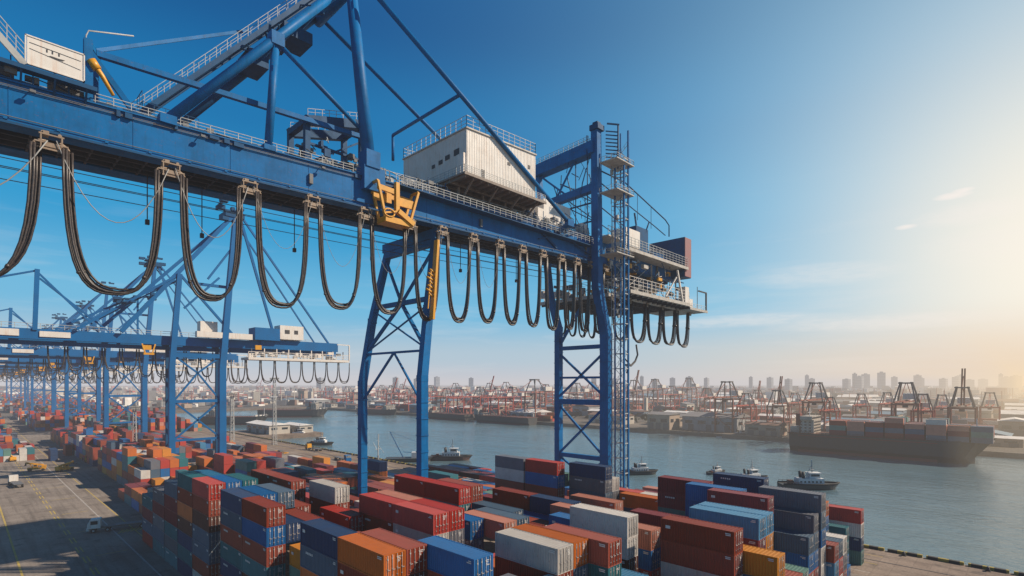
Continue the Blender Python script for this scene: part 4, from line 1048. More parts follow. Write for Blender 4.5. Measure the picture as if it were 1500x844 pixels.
def tug(loc, rz, L, label, s=1.0, dark=HULLD):
    r = empty('tugboat', loc, rz); tag(r, label, 'tugboat'); W_ = L*.3
    r.scale = (1,1,1)
    m = MB(); hull(m, L, W_, L*.085, .35, 0); m.build('hull', dark, r)
    m = MB(); m.tube([(-L/2*.98,-W_*.42,L*.09),(L*.2,-W_*.5,L*.1),(L*.38,-W_*.3,L*.105),(L*.5,0,L*.112),(L*.38,W_*.3,L*.105),(L*.2,W_*.5,L*.1),(-L/2*.98,W_*.42,L*.09)],L*.014,6); m.build('fender', TYRE, r)
    m = MB(); m.box(-L*.22,L*.2,-W_*.32,W_*.32,L*.085,L*.19); dk = m.build('deckhouse', BOATW, r)
    m = MB()
    for i in range(6): m.box(-L*.2+i*L*.065,-L*.17+i*L*.065,-W_*.335,-W_*.323,L*.12,L*.15); m.box(-L*.2+i*L*.065,-L*.17+i*L*.065,W_*.323,W_*.335,L*.12,L*.15)
    m.build('window', GLASS, dk)
    m = MB(); m.prism([(-L*.03,-W_*.24,L*.19),(L*.15,-W_*.24,L*.19),(L*.135,-W_*.24,L*.275),(-L*.02,-W_*.24,L*.275)],(0,W_*.48,0)); m.box(-L*.05,L*.17,-W_*.28,W_*.28,L*.275,L*.285); wh = m.build('wheelhouse', BOATW, r)
    m = MB(); m.box(-L*.01,L*.13,-W_*.25,-W_*.243,L*.225,L*.262); m.box(-L*.01,L*.13,W_*.243,W_*.25,L*.225,L*.262); m.poly([(L*.147,-W_*.2,L*.225),(L*.147,W_*.2,L*.225),(L*.141,W_*.2,L*.262),(L*.141,-W_*.2,L*.262)]); m.build('window', GLASS, wh)
    m = MB(); m.bar((L*.04,0,L*.28),(L*.03,0,L*.5),L*.014); m.bar((L*.035,-W_*.2,L*.36),(L*.035,W_*.2,L*.36),L*.008); m.bar((L*.035,0,L*.42),(-L*.08,0,L*.2),L*.006); m.cbox((L*.035,0,L*.33),(L*.06,W_*.2,L*.012)); m.build('mast', RAIL, r)
    for y in (-1,1):
        m = MB(); m.tube([(-L*.13,y*W_*.2,L*.19),(-L*.14,y*W_*.2,L*.30)],L*.026,8); m.build('funnel', DARK, r)
    m = MB(); m.cbox((-L*.33,0,L*.12),(L*.07,W_*.3,L*.06)); m.rail((-L*.48,-W_*.4,L*.085),(-L*.2,-W_*.45,L*.085),L*.045,L*.06,L*.003,2); m.rail((-L*.48,W_*.4,L*.085),(-L*.2,W_*.45,L*.085),L*.045,L*.06,L*.003,2); m.build('winch', DECKR, r)
    return r
WZ = -2.6
def Wp(px, py): p = onZ(px,py,WZ); return (p.x,p.y,WZ)
RT = R(-46.08)           # heading that lies square to the line of sight
tug(Wp(938,695),RT+R(8),15,'small tugboat with white wheelhouse floating close beside the huge crane leg')
tug(Wp(1186,716),RT-R(4),20,'tugboat with red trimmed white wheelhouse beyond the grey container stack')
tug(Wp(1100,706),RT+R(20),16,'tugboat half hidden behind the navy container stack')
tug(Wp(661,674),RT+R(2),20,'tugboat with a tall white wheelhouse between the two crane portals',dark=paint('hull_brown',(.10,.05,.045),.6,dirt=.4))
tug(Wp(1250,658),RT+R(10),12,'small white launch crossing in front of the dark cargo ship',dark=BOATW)
tug(Wp(438,640),RT+R(4),18,'white tugboat moored off the pier head',dark=BOATW)
tug(Wp(470,652),RT-R(6),16,'low work boat trailing off the wharf corner')
fcr = empty('floating_crane', Wp(600,676), RT+R(6)); tag(fcr,'dark barge with a slender blue derrick between the landward crane legs','barge')
m = MB(); hull(m, 22, 7, 1.8, .15); m.build('hull', HULLD, fcr)
m = MB(); m.bar((-3,0,1.8),(-9,0,14),.28); m.bar((-3,.8,1.8),(-9,.3,14),.2); m.bar((4,0,1.8),(4.4,0,9),.3); m.bar((4.4,0,8.8),(-9,0,14),.1); m.bar((4,0,7),(9,0,5),.2); m.bar((-3,0,4.5),(4,0,4),.2)
for i in range(6): m.bar((-3-i,.0,1.8+2*i),(-4-i,.6,3.8+2*i),.12)
m.build('derrick', BLUEF, fcr)
m = MB(); m.box(1,6,-2,2,1.8,4.4); m.build('deckhouse', BOATW, fcr)
mv = tug(Wp(556,694),RT+R(150),15,'white vessel with a tall antenna mast behind the red containers',dark=BOATW)
m = MB(); m.bar((1,0,4),(.6,0,16),.28); m.bar((.8,-1.6,10),(.8,1.6,10),.14); m.bar((-2.4,0,8.6),(.7,0,11.5),.12); m.bar((3.6,0,12.6),(.7,0,8.8),.12); m.bar((.7,-1,13),(.7,1,13.6),.1); m.build('antenna_mast', RAIL, mv)
tug(Wp(1050,694),RT+R(30),10,'small dark boat drifting near the maroon container stack')
for k,(px,py,L_,lb) in enumerate(((1085,640,16,'white ferry moored below the grey dock hall'),(1060,641,9,'small launch moored beside the white ferry'),(596,600,10,'little boat off the far bank between the crane legs'),(715,614,9,'launch lying at the far bank below the red cranes'),(790,619,11,'pilot boat under the far bank near the grey portal'),(560,597,9,'small boat at the head of the far basin'),(1150,640,9,'launch tied behind the stern of the cargo ship'))):
    tug(Wp(px,py),RT+R(random.uniform(-14,14)),L_,lb,dark=random.choice((BOATW,HULLD)))
def cargo_ship(loc, rz, L, W_, D, label, rows=True, sup=-.40, red=True):
    r = empty('cargo_ship', loc, rz); tag(r, label, 'ship')
    m = MB(); hull(m, L, W_, D, .2, 0, 0, kb=None); hl_ = m.build('hull', HULLD, r)
    m = MB()
    for sy in (-1,1):
        m.box(-L*.44,L*.26,sy*W_*.503-.03,sy*W_*.503+.03,D*.88,D*.93); m.box(-L*.44,L*.26,sy*W_*.485-.12,sy*W_*.485+.12,.05,D*.14)
    m.build('waterline_band', HULLR, hl_)
    m = MB(); m.box(-L*.5,L*.3,-W_*.49,W_*.49,D*.98,D*1.03); m.rail((-L*.48,-W_*.5,D),(L*.3,-W_*.5,D),1.1,4,.06,2); m.rail((-L*.48,W_*.5,D),(L*.3,W_*.5,D),1.1,4,.06,2); m.build('deck', DECKR, r)
    x0 = L*sup; h = D*.95
    m = MB(); m.box(x0-L*.03,x0+L*.045,-W_*.4,W_*.4,D,D+h*.8); m.box(x0-L*.03,x0+L*.04,-W_*.5,W_*.5,D+h*.8,D+h); m.box(x0-L*.1,x0-L*.045,-W_*.3,W_*.3,D,D+h*.35)
    dk = m.build('superstructure', paint('ship_house',(.42,.38,.33),.6,dirt=.5,dscale=.3), r)
    m = MB()
    for q in range(4):
        for j in range(6):
            y = -W_*.36+j*W_*.13; m.box(x0+L*.0452,x0+L*.047,y,y+W_*.07,D+h*(.12+.17*q),D+h*(.19+.17*q))
        for j in range(3):
            xx = x0-L*.035+j*L*.026
            for sy in (-1,1): m.box(xx,xx+L*.012,sy*W_*.405-.02,sy*W_*.405+.02,D+h*(.12+.17*q),D+h*(.19+.17*q))
    m.box(x0+L*.0402,x0+L*.042,-W_*.47,W_*.47,D+h*.87,D+h*.95); m.build('window', GLASS, dk)
    m = MB(); m.box(x0-L*.075,x0-L*.05,-W_*.12,W_*.12,D+h*.4,D+h*1.12); m.build('funnel', HULLR, r)
    m = MB(); m.bar((x0,0,D+h),(x0,0,D+h*1.45),.4); m.bar((x0,-W_*.2,D+h*1.2),(x0,W_*.2,D+h*1.2),.2); m.bar((L*.42,0,D*1.1),(L*.42,0,D*2.1),.4); m.build('mast', BOATW, r)
    m = MB()
    for xx in (L*.3,L*.36,L*.41,L*.45): m.cbox((xx,0,D*1.12),(L*.02,W_*.3,D*.2))
    m.rail((L*.3,-W_*.42,D*1.05),(L*.47,-W_*.12,D*1.22),1.1,3,.06,2)
    m.build('windlass', WHITE, r)
    return r
# container ship: bow toward the sun side
sc_ = Vector((322,51,WZ)); cargo_ship(sc_, R(-90), 84, 17, 9.8, 'long dark cargo ship loaded with containers, lying along the far bank')
rs = random.Random(5)
y = 74
for b in range(8):
    nh = rs.choice((3,3,4,4,3)); yy = y-b*8.0-8
    for i in range(6):
        for t in range(nh-(1 if rs.random() < .2 else 0)):
            cn = rs.choice(['rust red','brown','salmon','grey','slate blue','maroon','white','grey','sea green'])
            k = names.index(cn); x = 314.2+i*2.6; z = 7.5+t*2.45
            i0 = len(stuffm.v); LL = 7.4
            stuffm.v += [(x,yy,z),(x+2.44,yy,z),(x+2.44,yy+LL,z),(x,yy+LL,z),(x,yy,z+2.45),(x+2.44,yy,z+2.45),(x+2.44,yy+LL,z+2.45),(x,yy+LL,z+2.45)]
            for q in ((4,5,6,7),(0,1,5,4),(1,2,6,5),(2,3,7,6),(3,0,4,7)): stuffm.f.append(tuple(i0+j for j in q)); stuffm.m.append(k); stuffm.sm.append(False)
p = Wp(432,611); cargo_ship((p[0],p[1],WZ), RT+R(6), 74, 16, 8, 'dark cargo ship with cream superstructure near its bow, at the basin head', sup=.28)
p = Wp(770,614); cargo_ship((350,p[1]-20,WZ), R(90), 78, 15, 6.5, 'low grey freighter moored under the red cranes', sup=.36)
p = Wp(690,606); cargo_ship((349,430,WZ), R(90), 70, 15, 6, 'dark bulk ship moored at the far bank beyond the tall crane legs', sup=.36)
cargo_ship((349,560,WZ), R(-90), 80, 15, 6, 'brown freighter moored far up the basin', sup=.3)
p = Wp(345,622); cargo_ship((p[0],p[1],WZ), RT+R(2), 60, 14, 7, 'dark ship lying behind the white pier sheds', sup=-.3)

# ================================================================== PIER AND FAR SHORE
m = MB(); m.box(131.02,176,352,412,-8,.01); tag(m.build('pier_ground', CONC), kind='structure')
def shed(cx, cy, lx, ly, h, label, wall, roofm, rz=0, grp='low port buildings on the far bank', doors=3, zb=0):
    r = empty('warehouse', (cx,cy,zb), rz); tag(r, label, 'warehouse', grp)
    m = MB(); m.box(-lx/2,lx/2,-ly/2,ly/2,0,h); w = m.build('wall', wall, r)
    m = MB(); rh = min(lx,ly)*.11
    if ly > lx: m.prism([(-lx/2-.6,-ly/2-.6,h),(lx/2+.6,-ly/2-.6,h),(0,-ly/2-.6,h+rh)],(0,ly+1.2,0))
    else: m.prism([(-lx/2-.6,-ly/2-.6,h),(-lx/2-.6,ly/2+.6,h),(-lx/2-.6,0,h+rh)],(lx+1.2,0,0))
    m.build('roof', roofm, r)
    m = MB()
    n = max(2,int(ly/9))
    for i in range(n):
        y = -ly/2+ly*(i+.5)/n; m.box(-lx/2-.12,-lx/2-.02,y-ly/n*.28,y+ly/n*.28,h*.5,h*.72)
    n = max(2,int(lx/9))
    for i in range(n):
        x = -lx/2+lx*(i+.5)/n; m.box(x-lx/n*.28,x+lx/n*.28,-ly/2-.12,-ly/2-.02,h*.5,h*.72)
    m.build('window', GLASS, w)
    m = MB()
    for i in range(doors):
        y = -ly/2+ly*(i+.5)/doors; m.box(-lx/2-.14,-lx/2-.03,y-2,y+2,.1,h*.45)
    m.build('door', GREY, w)
    return r
WA = [paint('shed_wall_grey',(.32,.33,.34),.8,dirt=.4,dscale=.2), paint('shed_wall_tan',(.40,.31,.24),.8,dirt=.4,dscale=.2), paint('shed_wall_cream',(.50,.46,.40),.8,dirt=.3,dscale=.2), paint('shed_wall_red',(.28,.10,.08),.8,dirt=.3,dscale=.2), paint('shed_wall_blue',(.14,.20,.26),.8,dirt=.3,dscale=.2)]
RO = [paint('roof_white',(.78,.76,.73),.7,dirt=.4,dscale=.15), paint('roof_grey',(.20,.20,.21),.8,dirt=.4,dscale=.15), paint('roof_brown',(.18,.10,.075),.8,dirt=.4,dscale=.15), paint('roof_blue',(.14,.24,.32),.7,dirt=.3,dscale=.15)]
shed(150,382,14,40,6,'long white shed on the pier beyond the apron',WA[2],RO[0],grp='white sheds on the pier')
shed(167,372,10,26,5,'smaller white shed at the water side of the pier',WA[2],RO[0],grp='white sheds on the pier')
shed(385,163,26,40,10,'big grey dock hall near the stern of the long cargo ship',WA[0],RO[1])
shed(368,196,16,18,11,'tan block beside the big grey dock hall',WA[1],RO[1])
shed(372,124,14,22,7,'low brown shed between dock hall and cargo ship',WA[1],RO[2])
rf = random.Random(21); used = [(385,163,40),(368,196,20),(372,124,20)]
shade = ['grey','tan','cream','red walled','blue walled']; rname = ['white','grey','brown','blue']
nshed = 0; tries = 0; info = []
while nshed < 210 and tries < 12000:
    tries += 1
    u = rf.random(); cx = 372+u**1.9*900; cy = rf.uniform(-420, 1250)
    if cx < 392 and rf.random() < .4: continue
    pp = proj(cx, cy, 5)
    if pp is None or pp[0] < 120 or pp[0] > 1560: continue
    lx = rf.uniform(9,26)+max(0,cx-600)*.02; ly = rf.uniform(12,38)+max(0,cx-600)*.03
    if any(abs(cx-a) < (lx+s)/2+4 and abs(cy-b) < (ly+s)/2+4 for a, b, s in used): continue
    used.append((cx,cy,max(lx,ly))); info.append((pp[2],cx,cy,lx,ly)); nshed += 1
info.sort()
band = ['first','second','third','fourth','fifth','sixth','seventh','eighth','ninth','tenth']
bc = defaultdict(int)
for dd, cx, cy, lx, ly in info:
    a = rf.randrange(5); b_ = rf.choice((0,0,1,2,3)); h = rf.uniform(4,10)
    px_ = proj(cx,cy,0)[0]
    bk = ('beyond the cargo ship' if px_ > 1160 else 'beyond the dock hall' if px_ > 1000 else 'beyond the lift tower' if px_ > 905 else 'seen inside the seaward portal' if px_ > 820 else 'beyond the brown tugboat' if px_ > 640 else 'seen inside the landward portal' if px_ > 520 else 'behind the basin head')
    ln = 'long' if ly > 32 else ('small' if ly < 20 else 'mid sized')
    key = (ln,a,b_,bk); bc[key] += 1
    q = '' if bc[key] == 1 else ', %s inland' % ordw(bc[key])
    shed(cx,cy,lx,ly,h,'%s %s shed with %s roof %s%s'%(ln,shade[a],rname[b_],bk,q),WA[a],RO[b_],rz=R(rf.uniform(-3,3)),doors=rf.randint(1,4))
# container fields on the far bank go into the one mass as well
for k in range(230):
    cx = 366+rf.random()**1.5*520; cy = rf.uniform(-160,1000)
    if any(abs(cx-a) < s/2+16 and abs(cy-b) < s/2+16 for a, b, s in used): continue
    pal = rf.sample(['rust red','maroon','brown','bright red','white','grey','orange','slate blue'],4)+['rust red']
    for i in range(rf.randint(3,7)):
        for j in range(rf.randint(2,4)):
            for t in range(rf.randint(1,3)): stuff_box(cx+i*2.6,cy+j*9,t,rf.choice(pal))
st = stuffm.build('distant_containers', [CM[k] for k in names]); tag(st,'mass of small stacked containers filling the far yard and banks','containers','shipping containers stacked in the yard','stuff')
# far cranes
def far_crane(loc, h, mat, label, rz=0, raised=False, grp='ship cranes on the far bank'):
    r = empty('dock_crane', loc, rz); tag(r, label, 'crane', grp); k = h/49; q_ = .7
    for x in (-8,8):
        for y in (-7,7):
            m = MB(); m.bar((x*k,y*k,0),(x*k*.9,y*k,27*k),1.5*k*q_); m.build('leg', mat, r)
    m = MB()
    for x in (-8,8): m.bar((x*k,-7*k,14*k),(x*k,7*k,14*k),1.1*k*q_); m.bar((x*k,-7*k,26*k),(x*k,7*k,26*k),1.3*k*q_)
    for y in (-7,7): m.bar((-8*k,y*k,12*k),(8*k,y*k,12*k),1.1*k*q_); m.bar((-8*k,y*k,12*k),(7.4*k,y*k,26*k),.7*k*q_)
    for x in (-8,8): m.bar((x*k,-7*k,1*k),(x*k,7*k,13*k),.6*k*q_)
    m.build('portal_beam', mat, r)
    m = MB()
    for y in (-2.2,2.2): m.bar((9*k,y*k,28*k),(30*k,y*k,28*k),1.0*k,1.2*k*q_)
    for y in (-2.2,2.2): m.bar((9*k,y*k,28*k),(-9*k,y*k,28*k),1.0*k,1.2*k*q_)
    m.build('girder', mat, r)
    m = MB()
    e = (-32*k,28*k) if not raised else (9*k,53*k)
    for y in ((-2.2,2.2) if not raised else (-.7,.7)): m.bar(((-9 if not raised else 0)*k,y*k,28*k),(e[0],y*k,e[1]),.9*k,1.1*k*q_)
    m.build('boom', mat, r)
    m = MB()
    for y in (-6,6):
        m.bar((-8*k,y*k,27*k),(-3.4*k,y*.5*k,40*k),1.1*k*q_); m.bar((8*k,y*k,27*k),(1.6*k,y*.5*k,40*k),1.1*k*q_)
    m.bar((-4*k,-4*k,40*k),(-4*k,4*k,40*k),1.3*k*q_); m.bar((-4.6*k,-3*k,40.2*k),(2.6*k,-3*k,40.2*k),1.5*k*q_); m.bar((-4.6*k,3*k,40.2*k),(2.6*k,3*k,40.2*k),1.5*k*q_)
    m.build('mast', CGREY, r)
    m = MB(); m.bar((-3.4*k,0,40*k),(e[0]*.85,0,e[1]*(1 if not raised else .9)),.5*k*q_); m.bar((1.6*k,0,40*k),(26*k,0,29*k),.5*k*q_); m.build('stay', mat, r)
    m = MB(); m.box(12*k,22*k,-3.6*k,3.6*k,29*k,33*k); m.build('machinery_house', WHITE, r)
    m = MB(); m.box(-6*k,-3*k,-1.5*k,1.5*k,24*k,26.6*k); m.build('operator_cab', CGREY, r)
    return r
def FB(px, X): t = (px-750)/F_; d = X/(C_+S_*t); return (X, d*(S_-C_*t), 0)
CRUST = paint('far_crane_rust',(.30,.10,.07),.6,dirt=.4)
fc = [(1066,378,43,'dark rust brown',0,'above the big grey dock hall'),(1094,384,33,'red',0,'just beside the tallest one over the dock hall'),(1140,378,36,'pale rusty',1,'with raised boom between dock hall and cargo ship stern'),(1196,373,42,'dark rust brown',0,'behind the stern of the long cargo ship'),(1216,380,31,'red',0,'low between the two cranes at the ship stern'),
      (1328,372,42,'brown',0,'behind the middle of the long cargo ship'),(1352,384,34,'orange brown',0,'squat, beside the tall crane over the ship middle'),(1410,374,39,'pale rusty',1,'with raised jib behind the cargo ship bow'),
      (655,372,35,'red',0,'first of the red row past the seaward side of the landward leg'),(680,372,34,'red',0,'second of the red row beyond the brown tugboat'),(704,372,37,'red',0,'third of the red row beyond the brown tugboat'),(730,372,36,'bright red',0,'fourth of the red row beyond the brown tugboat'),(752,372,37,'red',0,'last of the red row beside the slim grey portal'),
      (784,374,46,'dark rust brown',0,'slim and tall at the end of the red row'),(575,380,38,'red',1,'seen between the two landward legs'),(600,400,34,'red',0,'low, seen between the two landward legs'),(845,470,42,'pale rusty',0,'seen through the seaward portal'),(895,520,44,'pale rusty',0,'beyond the lift tower ladder'),(930,540,46,'pale rusty',1,'hazy with raised boom past the lift tower'),(960,620,48,'pale rusty',0,'faint and hazy inland'),(1010,700,50,'pale rusty',0,'faintest, far inland'),(510,400,36,'red',0,'beyond the basin head'),(480,440,36,'red',0,'second one beyond the basin head'),
      (560,520,38,'red',0,'small and thin, first of the inland row beyond the far bank'),(590,560,40,'red',1,'small and thin, second of the inland row beyond the far bank'),(632,500,38,'red',0,'small and thin, third of the inland row beyond the far bank'),(668,560,42,'red',0,'small and thin, fourth of the inland row beyond the far bank'),(718,540,42,'red',1,'small and thin, fifth of the inland row beyond the far bank'),(742,600,44,'red',0,'small and thin, sixth of the inland row beyond the far bank'),(800,520,40,'red',0,'small and thin, seventh of the inland row beyond the far bank'),(868,600,44,'red',0,'small and thin, eighth of the inland row beyond the far bank'),(912,640,44,'red',0,'small and thin, ninth of the inland row beyond the far bank'),(985,560,38,'red',0,'small and thin, tenth of the inland row beyond the far bank'),(1036,520,36,'red',0,'small and thin, eleventh of the inland row beyond the far bank'),(1110,520,34,'red',1,'small and thin, twelfth of the inland row beyond the far bank'),(1165,480,32,'red',0,'small and thin, thirteenth of the inland row beyond the far bank'),(1262,470,32,'red',0,'small and thin, fourteenth of the inland row beyond the far bank'),(1300,500,33,'red',0,'small and thin, fifteenth of the inland row beyond the far bank'),(1380,470,32,'red',0,'small and thin, sixteenth of the inland row beyond the far bank'),(1450,480,34,'red',0,'small and thin, seventeenth of the inland row beyond the far bank'),(380,600,44,'red',1,'over the basin head sheds with boom up')]
for px, X, h, cn, rai, w in fc:
    far_crane(FB(px,X), h, CREDF if 'red' in cn or 'orange' in cn else CRUST, '%s ship crane %s'%(cn,w), raised=bool(rai))
# city
TW = paint('tower_wall',(.34,.36,.40),.8,dirt=.3,dscale=.02); TG = paint('tower_glass',(.20,.23,.27),.5,dirt=.2,dscale=.02)
def tower(loc, sx, sy, h, label, mat, rz):
    r = empty('tower_block', loc, rz); tag(r, label, 'tower block', 'city towers on the skyline')
    m = MB(); m.box(-sx/2,sx/2,-sy/2,sy/2,0,h); w = m.build('wall', TW, r)
    m = MB(); n = max(3,int(h/7))
    for i in range(n):
        z = h*(i+.35)/n; m.box(-sx/2-.15,sx/2+.15,-sy/2-.15,sy/2+.15,z,z+h/n*.4)
    m.build('window', TG, w)
    m = MB(); m.box(-sx*.2,sx*.2,-sy*.2,sy*.2,h,h+h*.06); m.build('roof', TW, r)
tl = [(1252,18),(1259,13),(1268,17),(1291,20),(1344,15),(1350,10),(1401,12),(1408,15),(1466,17),(1474,12),(1488,14),(1182,15),(1189,9),(1128,11),(1240,8),(1310,12),(1382,9),(1440,8),(1420,7),(1100,12),(1010,12),(985,10),(940,13),(900,9),(870,11),(690,10),(640,12),(610,9),(580,11),(470,10),(1155,8),(1035,10),(960,8)]
for k,(px, hp) in enumerate(tl):
    d = random.uniform(2200,2900); t = (px-750)/F_; r_ = d*t; h = (H_+.8*hp*d/F_)
    loc = (C_*d+S_*r_, S_*d-C_*r_, 0)
    where = 'over the cargo ship' if px > 1160 else 'over the dock hall' if px > 1000 else 'behind the lift tower' if px > 860 else 'over the red cranes' if px > 600 else 'behind the basin'
    tower(loc, random.uniform(18,34), random.uniform(16,28), h, '%s tower block in the haze, %s on the skyline %s'%('tall' if hp > 12 else 'low', ordw(1+sum(1 for q, _ in tl if q < px and (('over the cargo ship' if q > 1160 else 'over the dock hall' if q > 1000 else 'behind the lift tower' if q > 860 else 'over the red cranes' if q > 600 else 'behind the basin') == where))), where), WA[k%3], R(random.uniform(0,80)))
# low town too far off to tell apart
m = MB(); rc = random.Random(3)
for i in range(9000):
    d = 520+rc.random()**.75*3000; t = rc.uniform(-1.02,1.02); r_ = d*t; x, y = C_*d+S_*r_, S_*d-C_*r_
    if (x < 400 and y < 800) or x < -100 and rc.random() < .5: continue
    if x < 135 and y < 2000: continue
    if x < 900 and y < 700 and rc.random() < .1: continue
    h = rc.uniform(3,10) if rc.random() < .93 else rc.uniform(10,24)
    if rc.random() < .22: m.bar((x,y,0),(x,y,rc.uniform(12,26)),rc.uniform(.5,1.1),k=rc.choice((2,3,7)))
    b_ = 1 if d > 1300 else (.6 if d > 800 else .34)
    m.cbox((x,y,h/2),(rc.uniform(8,34)*b_,rc.uniform(8,34)*b_,h*(.5+.5*b_)),k=rc.choice((0,1,1,2,2,3,4,4,5,6,7)),rz=rc.uniform(0,1.5))
tag(m.build('distant_town', [WA[0],WA[1],WA[2],WA[3],RO[0],RO[1],RO[2],CREDF]),'hazy mass of low buildings reaching to the horizon','town',kind='stuff')
# belts of trees far off
TREE = paint('far_foliage',(.035,.05,.03),.9,dirt=.5,dscale=.1,dcol=(.02,.025,.015))
m = MB(); rt_ = random.Random(9)
for b in range(60):
    d = 430+rt_.random()*1500; t = rt_.uniform(-.6,1.0); r_ = d*t; cx, cy = C_*d+S_*r_, S_*d-C_*r_
    if cx < 380: continue
    for i in range(60):
        x = cx+rt_.gauss(0,9); y = cy+rt_.gauss(0,34); s = rt_.uniform(1.5,4.5); z = s*.5+rt_.uniform(0,3)
        q = [Vector((rt_.uniform(-1,1),rt_.uniform(-1,1),rt_.uniform(-.8,1)))*s+Vector((x,y,z)) for _ in range(4)]
        m.poly([q[0],q[1],q[2]]); m.poly([q[0],q[2],q[3]]); m.poly([q[1],q[3],q[2]])
tag(m.build('distant_trees', TREE),'dark belts of trees between the far sheds','trees',kind='stuff')

# ================================================================== HAZE, SKY, SUN, CAMERA
def haze(name, x0, x1, y0, y1, z0, z1, dens, colr):
    m = MB(); m.box(x0,x1,y0,y1,z0,z1)
    mt = bpy.data.materials.new(name); mt.use_nodes = True; nt = mt.node_tree; nt.nodes.clear()
    out = nt.nodes.new('ShaderNodeOutputMaterial'); ab = nt.nodes.new('ShaderNodeVolumeAbsorption'); em = nt.nodes.new('ShaderNodeEmission'); ad = nt.nodes.new('ShaderNodeAddShader')
    ab.inputs['Color'].default_value = (0,0,0,1); ab.inputs['Density'].default_value = dens
    em.inputs['Color'].default_value = (*colr,1); em.inputs['Strength'].default_value = dens  # daylight scattered in the haze is put in as emission colour
    nt.links.new(ab.outputs[0], ad.inputs[0]); nt.links.new(em.outputs[0], ad.inputs[1]); nt.links.new(ad.outputs[0], out.inputs['Volume'])
    o = m.build(name, mt); tag(o, kind='stuff'); o['label'] = 'pale haze lying low over the harbour'; return o
haze('haze', -8500, 13500, -8500, 15500, -7.5, 84, .00020, lin(204,202,206))
haze('warm_glow_haze', 205, 13000, -8400, 200, -7, 66, .00030, lin(255,228,190))  # warm haze boxes glow by themselves in place of scattered sunlight
haze('warm_glow_haze', 225, 12000, -8300, 20, -6.5, 60, .00055, lin(255,224,176))

w = bpy.data.worlds.new('World'); bpy.context.scene.world = w; w.use_nodes = True; nt = w.node_tree; N = nt.nodes; L = nt.links; N.clear()
def dirv(az, el):
    a = R(az); f = math.cos(a)*math.cos(R(el)); r = math.sin(a)*math.cos(R(el)); return Vector((C_*f+S_*r, S_*f-C_*r, math.sin(R(el))))
SUN_AZ, SUN_EL = 87, 40
sd = dirv(SUN_AZ, SUN_EL)
out = N.new('ShaderNodeOutputWorld'); b1 = N.new('ShaderNodeBackground'); b2 = N.new('ShaderNodeBackground'); ad = N.new('ShaderNodeAddShader')
sky = N.new('ShaderNodeTexSky'); sky.sky_type = 'NISHITA'; sky.sun_disc = False; sky.sun_elevation = R(SUN_EL); sky.sun_rotation = math.atan2(sd.x, sd.y); sky.air_density = 1.2; sky.dust_density = 1.5
L.new(sky.outputs[0], b1.inputs['Color']); b1.inputs['Strength'].default_value = .003
tc = N.new('ShaderNodeTexCoord'); nrm = N.new('ShaderNodeVectorMath'); nrm.operation = 'NORMALIZE'; L.new(tc.outputs['Generated'], nrm.inputs[0])
sp = N.new('ShaderNodeSeparateXYZ'); L.new(nrm.outputs[0], sp.inputs[0])
cr = N.new('ShaderNodeValToRGB'); cr.color_ramp.interpolation = 'EASE'
st_ = [(0,(192,196,206)),(.05,(172,196,212)),(.13,(104,182,220)),(.27,(30,152,206)),(.42,(0,114,174)),(.56,(0,84,144)),(1,(0,54,104))]
while len(cr.color_ramp.elements) < len(st_): cr.color_ramp.elements.new(.5)
for e, (p_, c_) in zip(cr.color_ramp.elements, st_): e.position = p_; e.color = (*lin(*c_),1)
L.new(sp.outputs['Z'], cr.inputs['Fac'])
def lobe(az, el, pw):
    g = N.new('ShaderNodeVectorMath'); g.operation = 'DOT_PRODUCT'; g.inputs[1].default_value = dirv(az,el); L.new(nrm.outputs[0], g.inputs[0])
    c = N.new('ShaderNodeMath'); c.operation = 'MAXIMUM'; c.inputs[1].default_value = 0; L.new(g.outputs['Value'], c.inputs[0])
    p = N.new('ShaderNodeMath'); p.operation = 'POWER'; p.inputs[1].default_value = pw; L.new(c.outputs[0], p.inputs[0]); return p
def mixc(fac, A, B, k):
    f = N.new('ShaderNodeMath'); f.operation = 'MULTIPLY'; f.use_clamp = True; f.inputs[1].default_value = k; L.new(fac.outputs[0], f.inputs[0])
    m = N.new('ShaderNodeMix'); m.data_type = 'RGBA'; L.new(f.outputs[0], m.inputs['Factor']); L.new(A, m.inputs['A']); m.inputs['B'].default_value = (*B,1); return m.outputs['Result']
c = cr.outputs['Color']
c = mixc(lobe(52,14,4.5), c, lin(140,202,230), .75)
c = mixc(lobe(52,8,13), c, lin(236,230,220), .85)
c = mixc(lobe(49,9,40), c, lin(255,246,228), 1.0)
# warm band above the horizon and thin cloud streaks
hb = N.new('ShaderNodeMapRange'); hb.inputs['From Min'].default_value = 0; hb.inputs['From Max'].default_value = .13; hb.inputs['To Min'].default_value = 1; hb.inputs['To Max'].default_value = 0; hb.interpolation_type = 'SMOOTHSTEP'; L.new(sp.outputs['Z'], hb.inputs['Value'])
lb = lobe(50,0,7); hm = N.new('ShaderNodeMath'); hm.operation = 'MULTIPLY'; L.new(hb.outputs['Result'], hm.inputs[0]); L.new(lb.outputs[0], hm.inputs[1])
c = mixc(hm, c, lin(236,206,176), .85)
mp = N.new('ShaderNodeMapping'); mp.inputs['Scale'].default_value = (2.2,2.2,22); L.new(nrm.outputs[0], mp.inputs['Vector'])
cn_ = N.new('ShaderNodeTexNoise'); cn_.inputs['Scale'].default_value = 1.6; cn_.inputs['Detail'].default_value = 7; cn_.inputs['Roughness'].default_value = .6; L.new(mp.outputs['Vector'], cn_.inputs['Vector'])
cm = N.new('ShaderNodeMapRange'); cm.inputs['From Min'].default_value = .53; cm.inputs['From Max'].default_value = .72; L.new(cn_.outputs['Fac'], cm.inputs['Value'])
ce = N.new('ShaderNodeMapRange'); ce.inputs['From Min'].default_value = .34; ce.inputs['From Max'].default_value = .10; L.new(sp.outputs['Z'], ce.inputs['Value'])
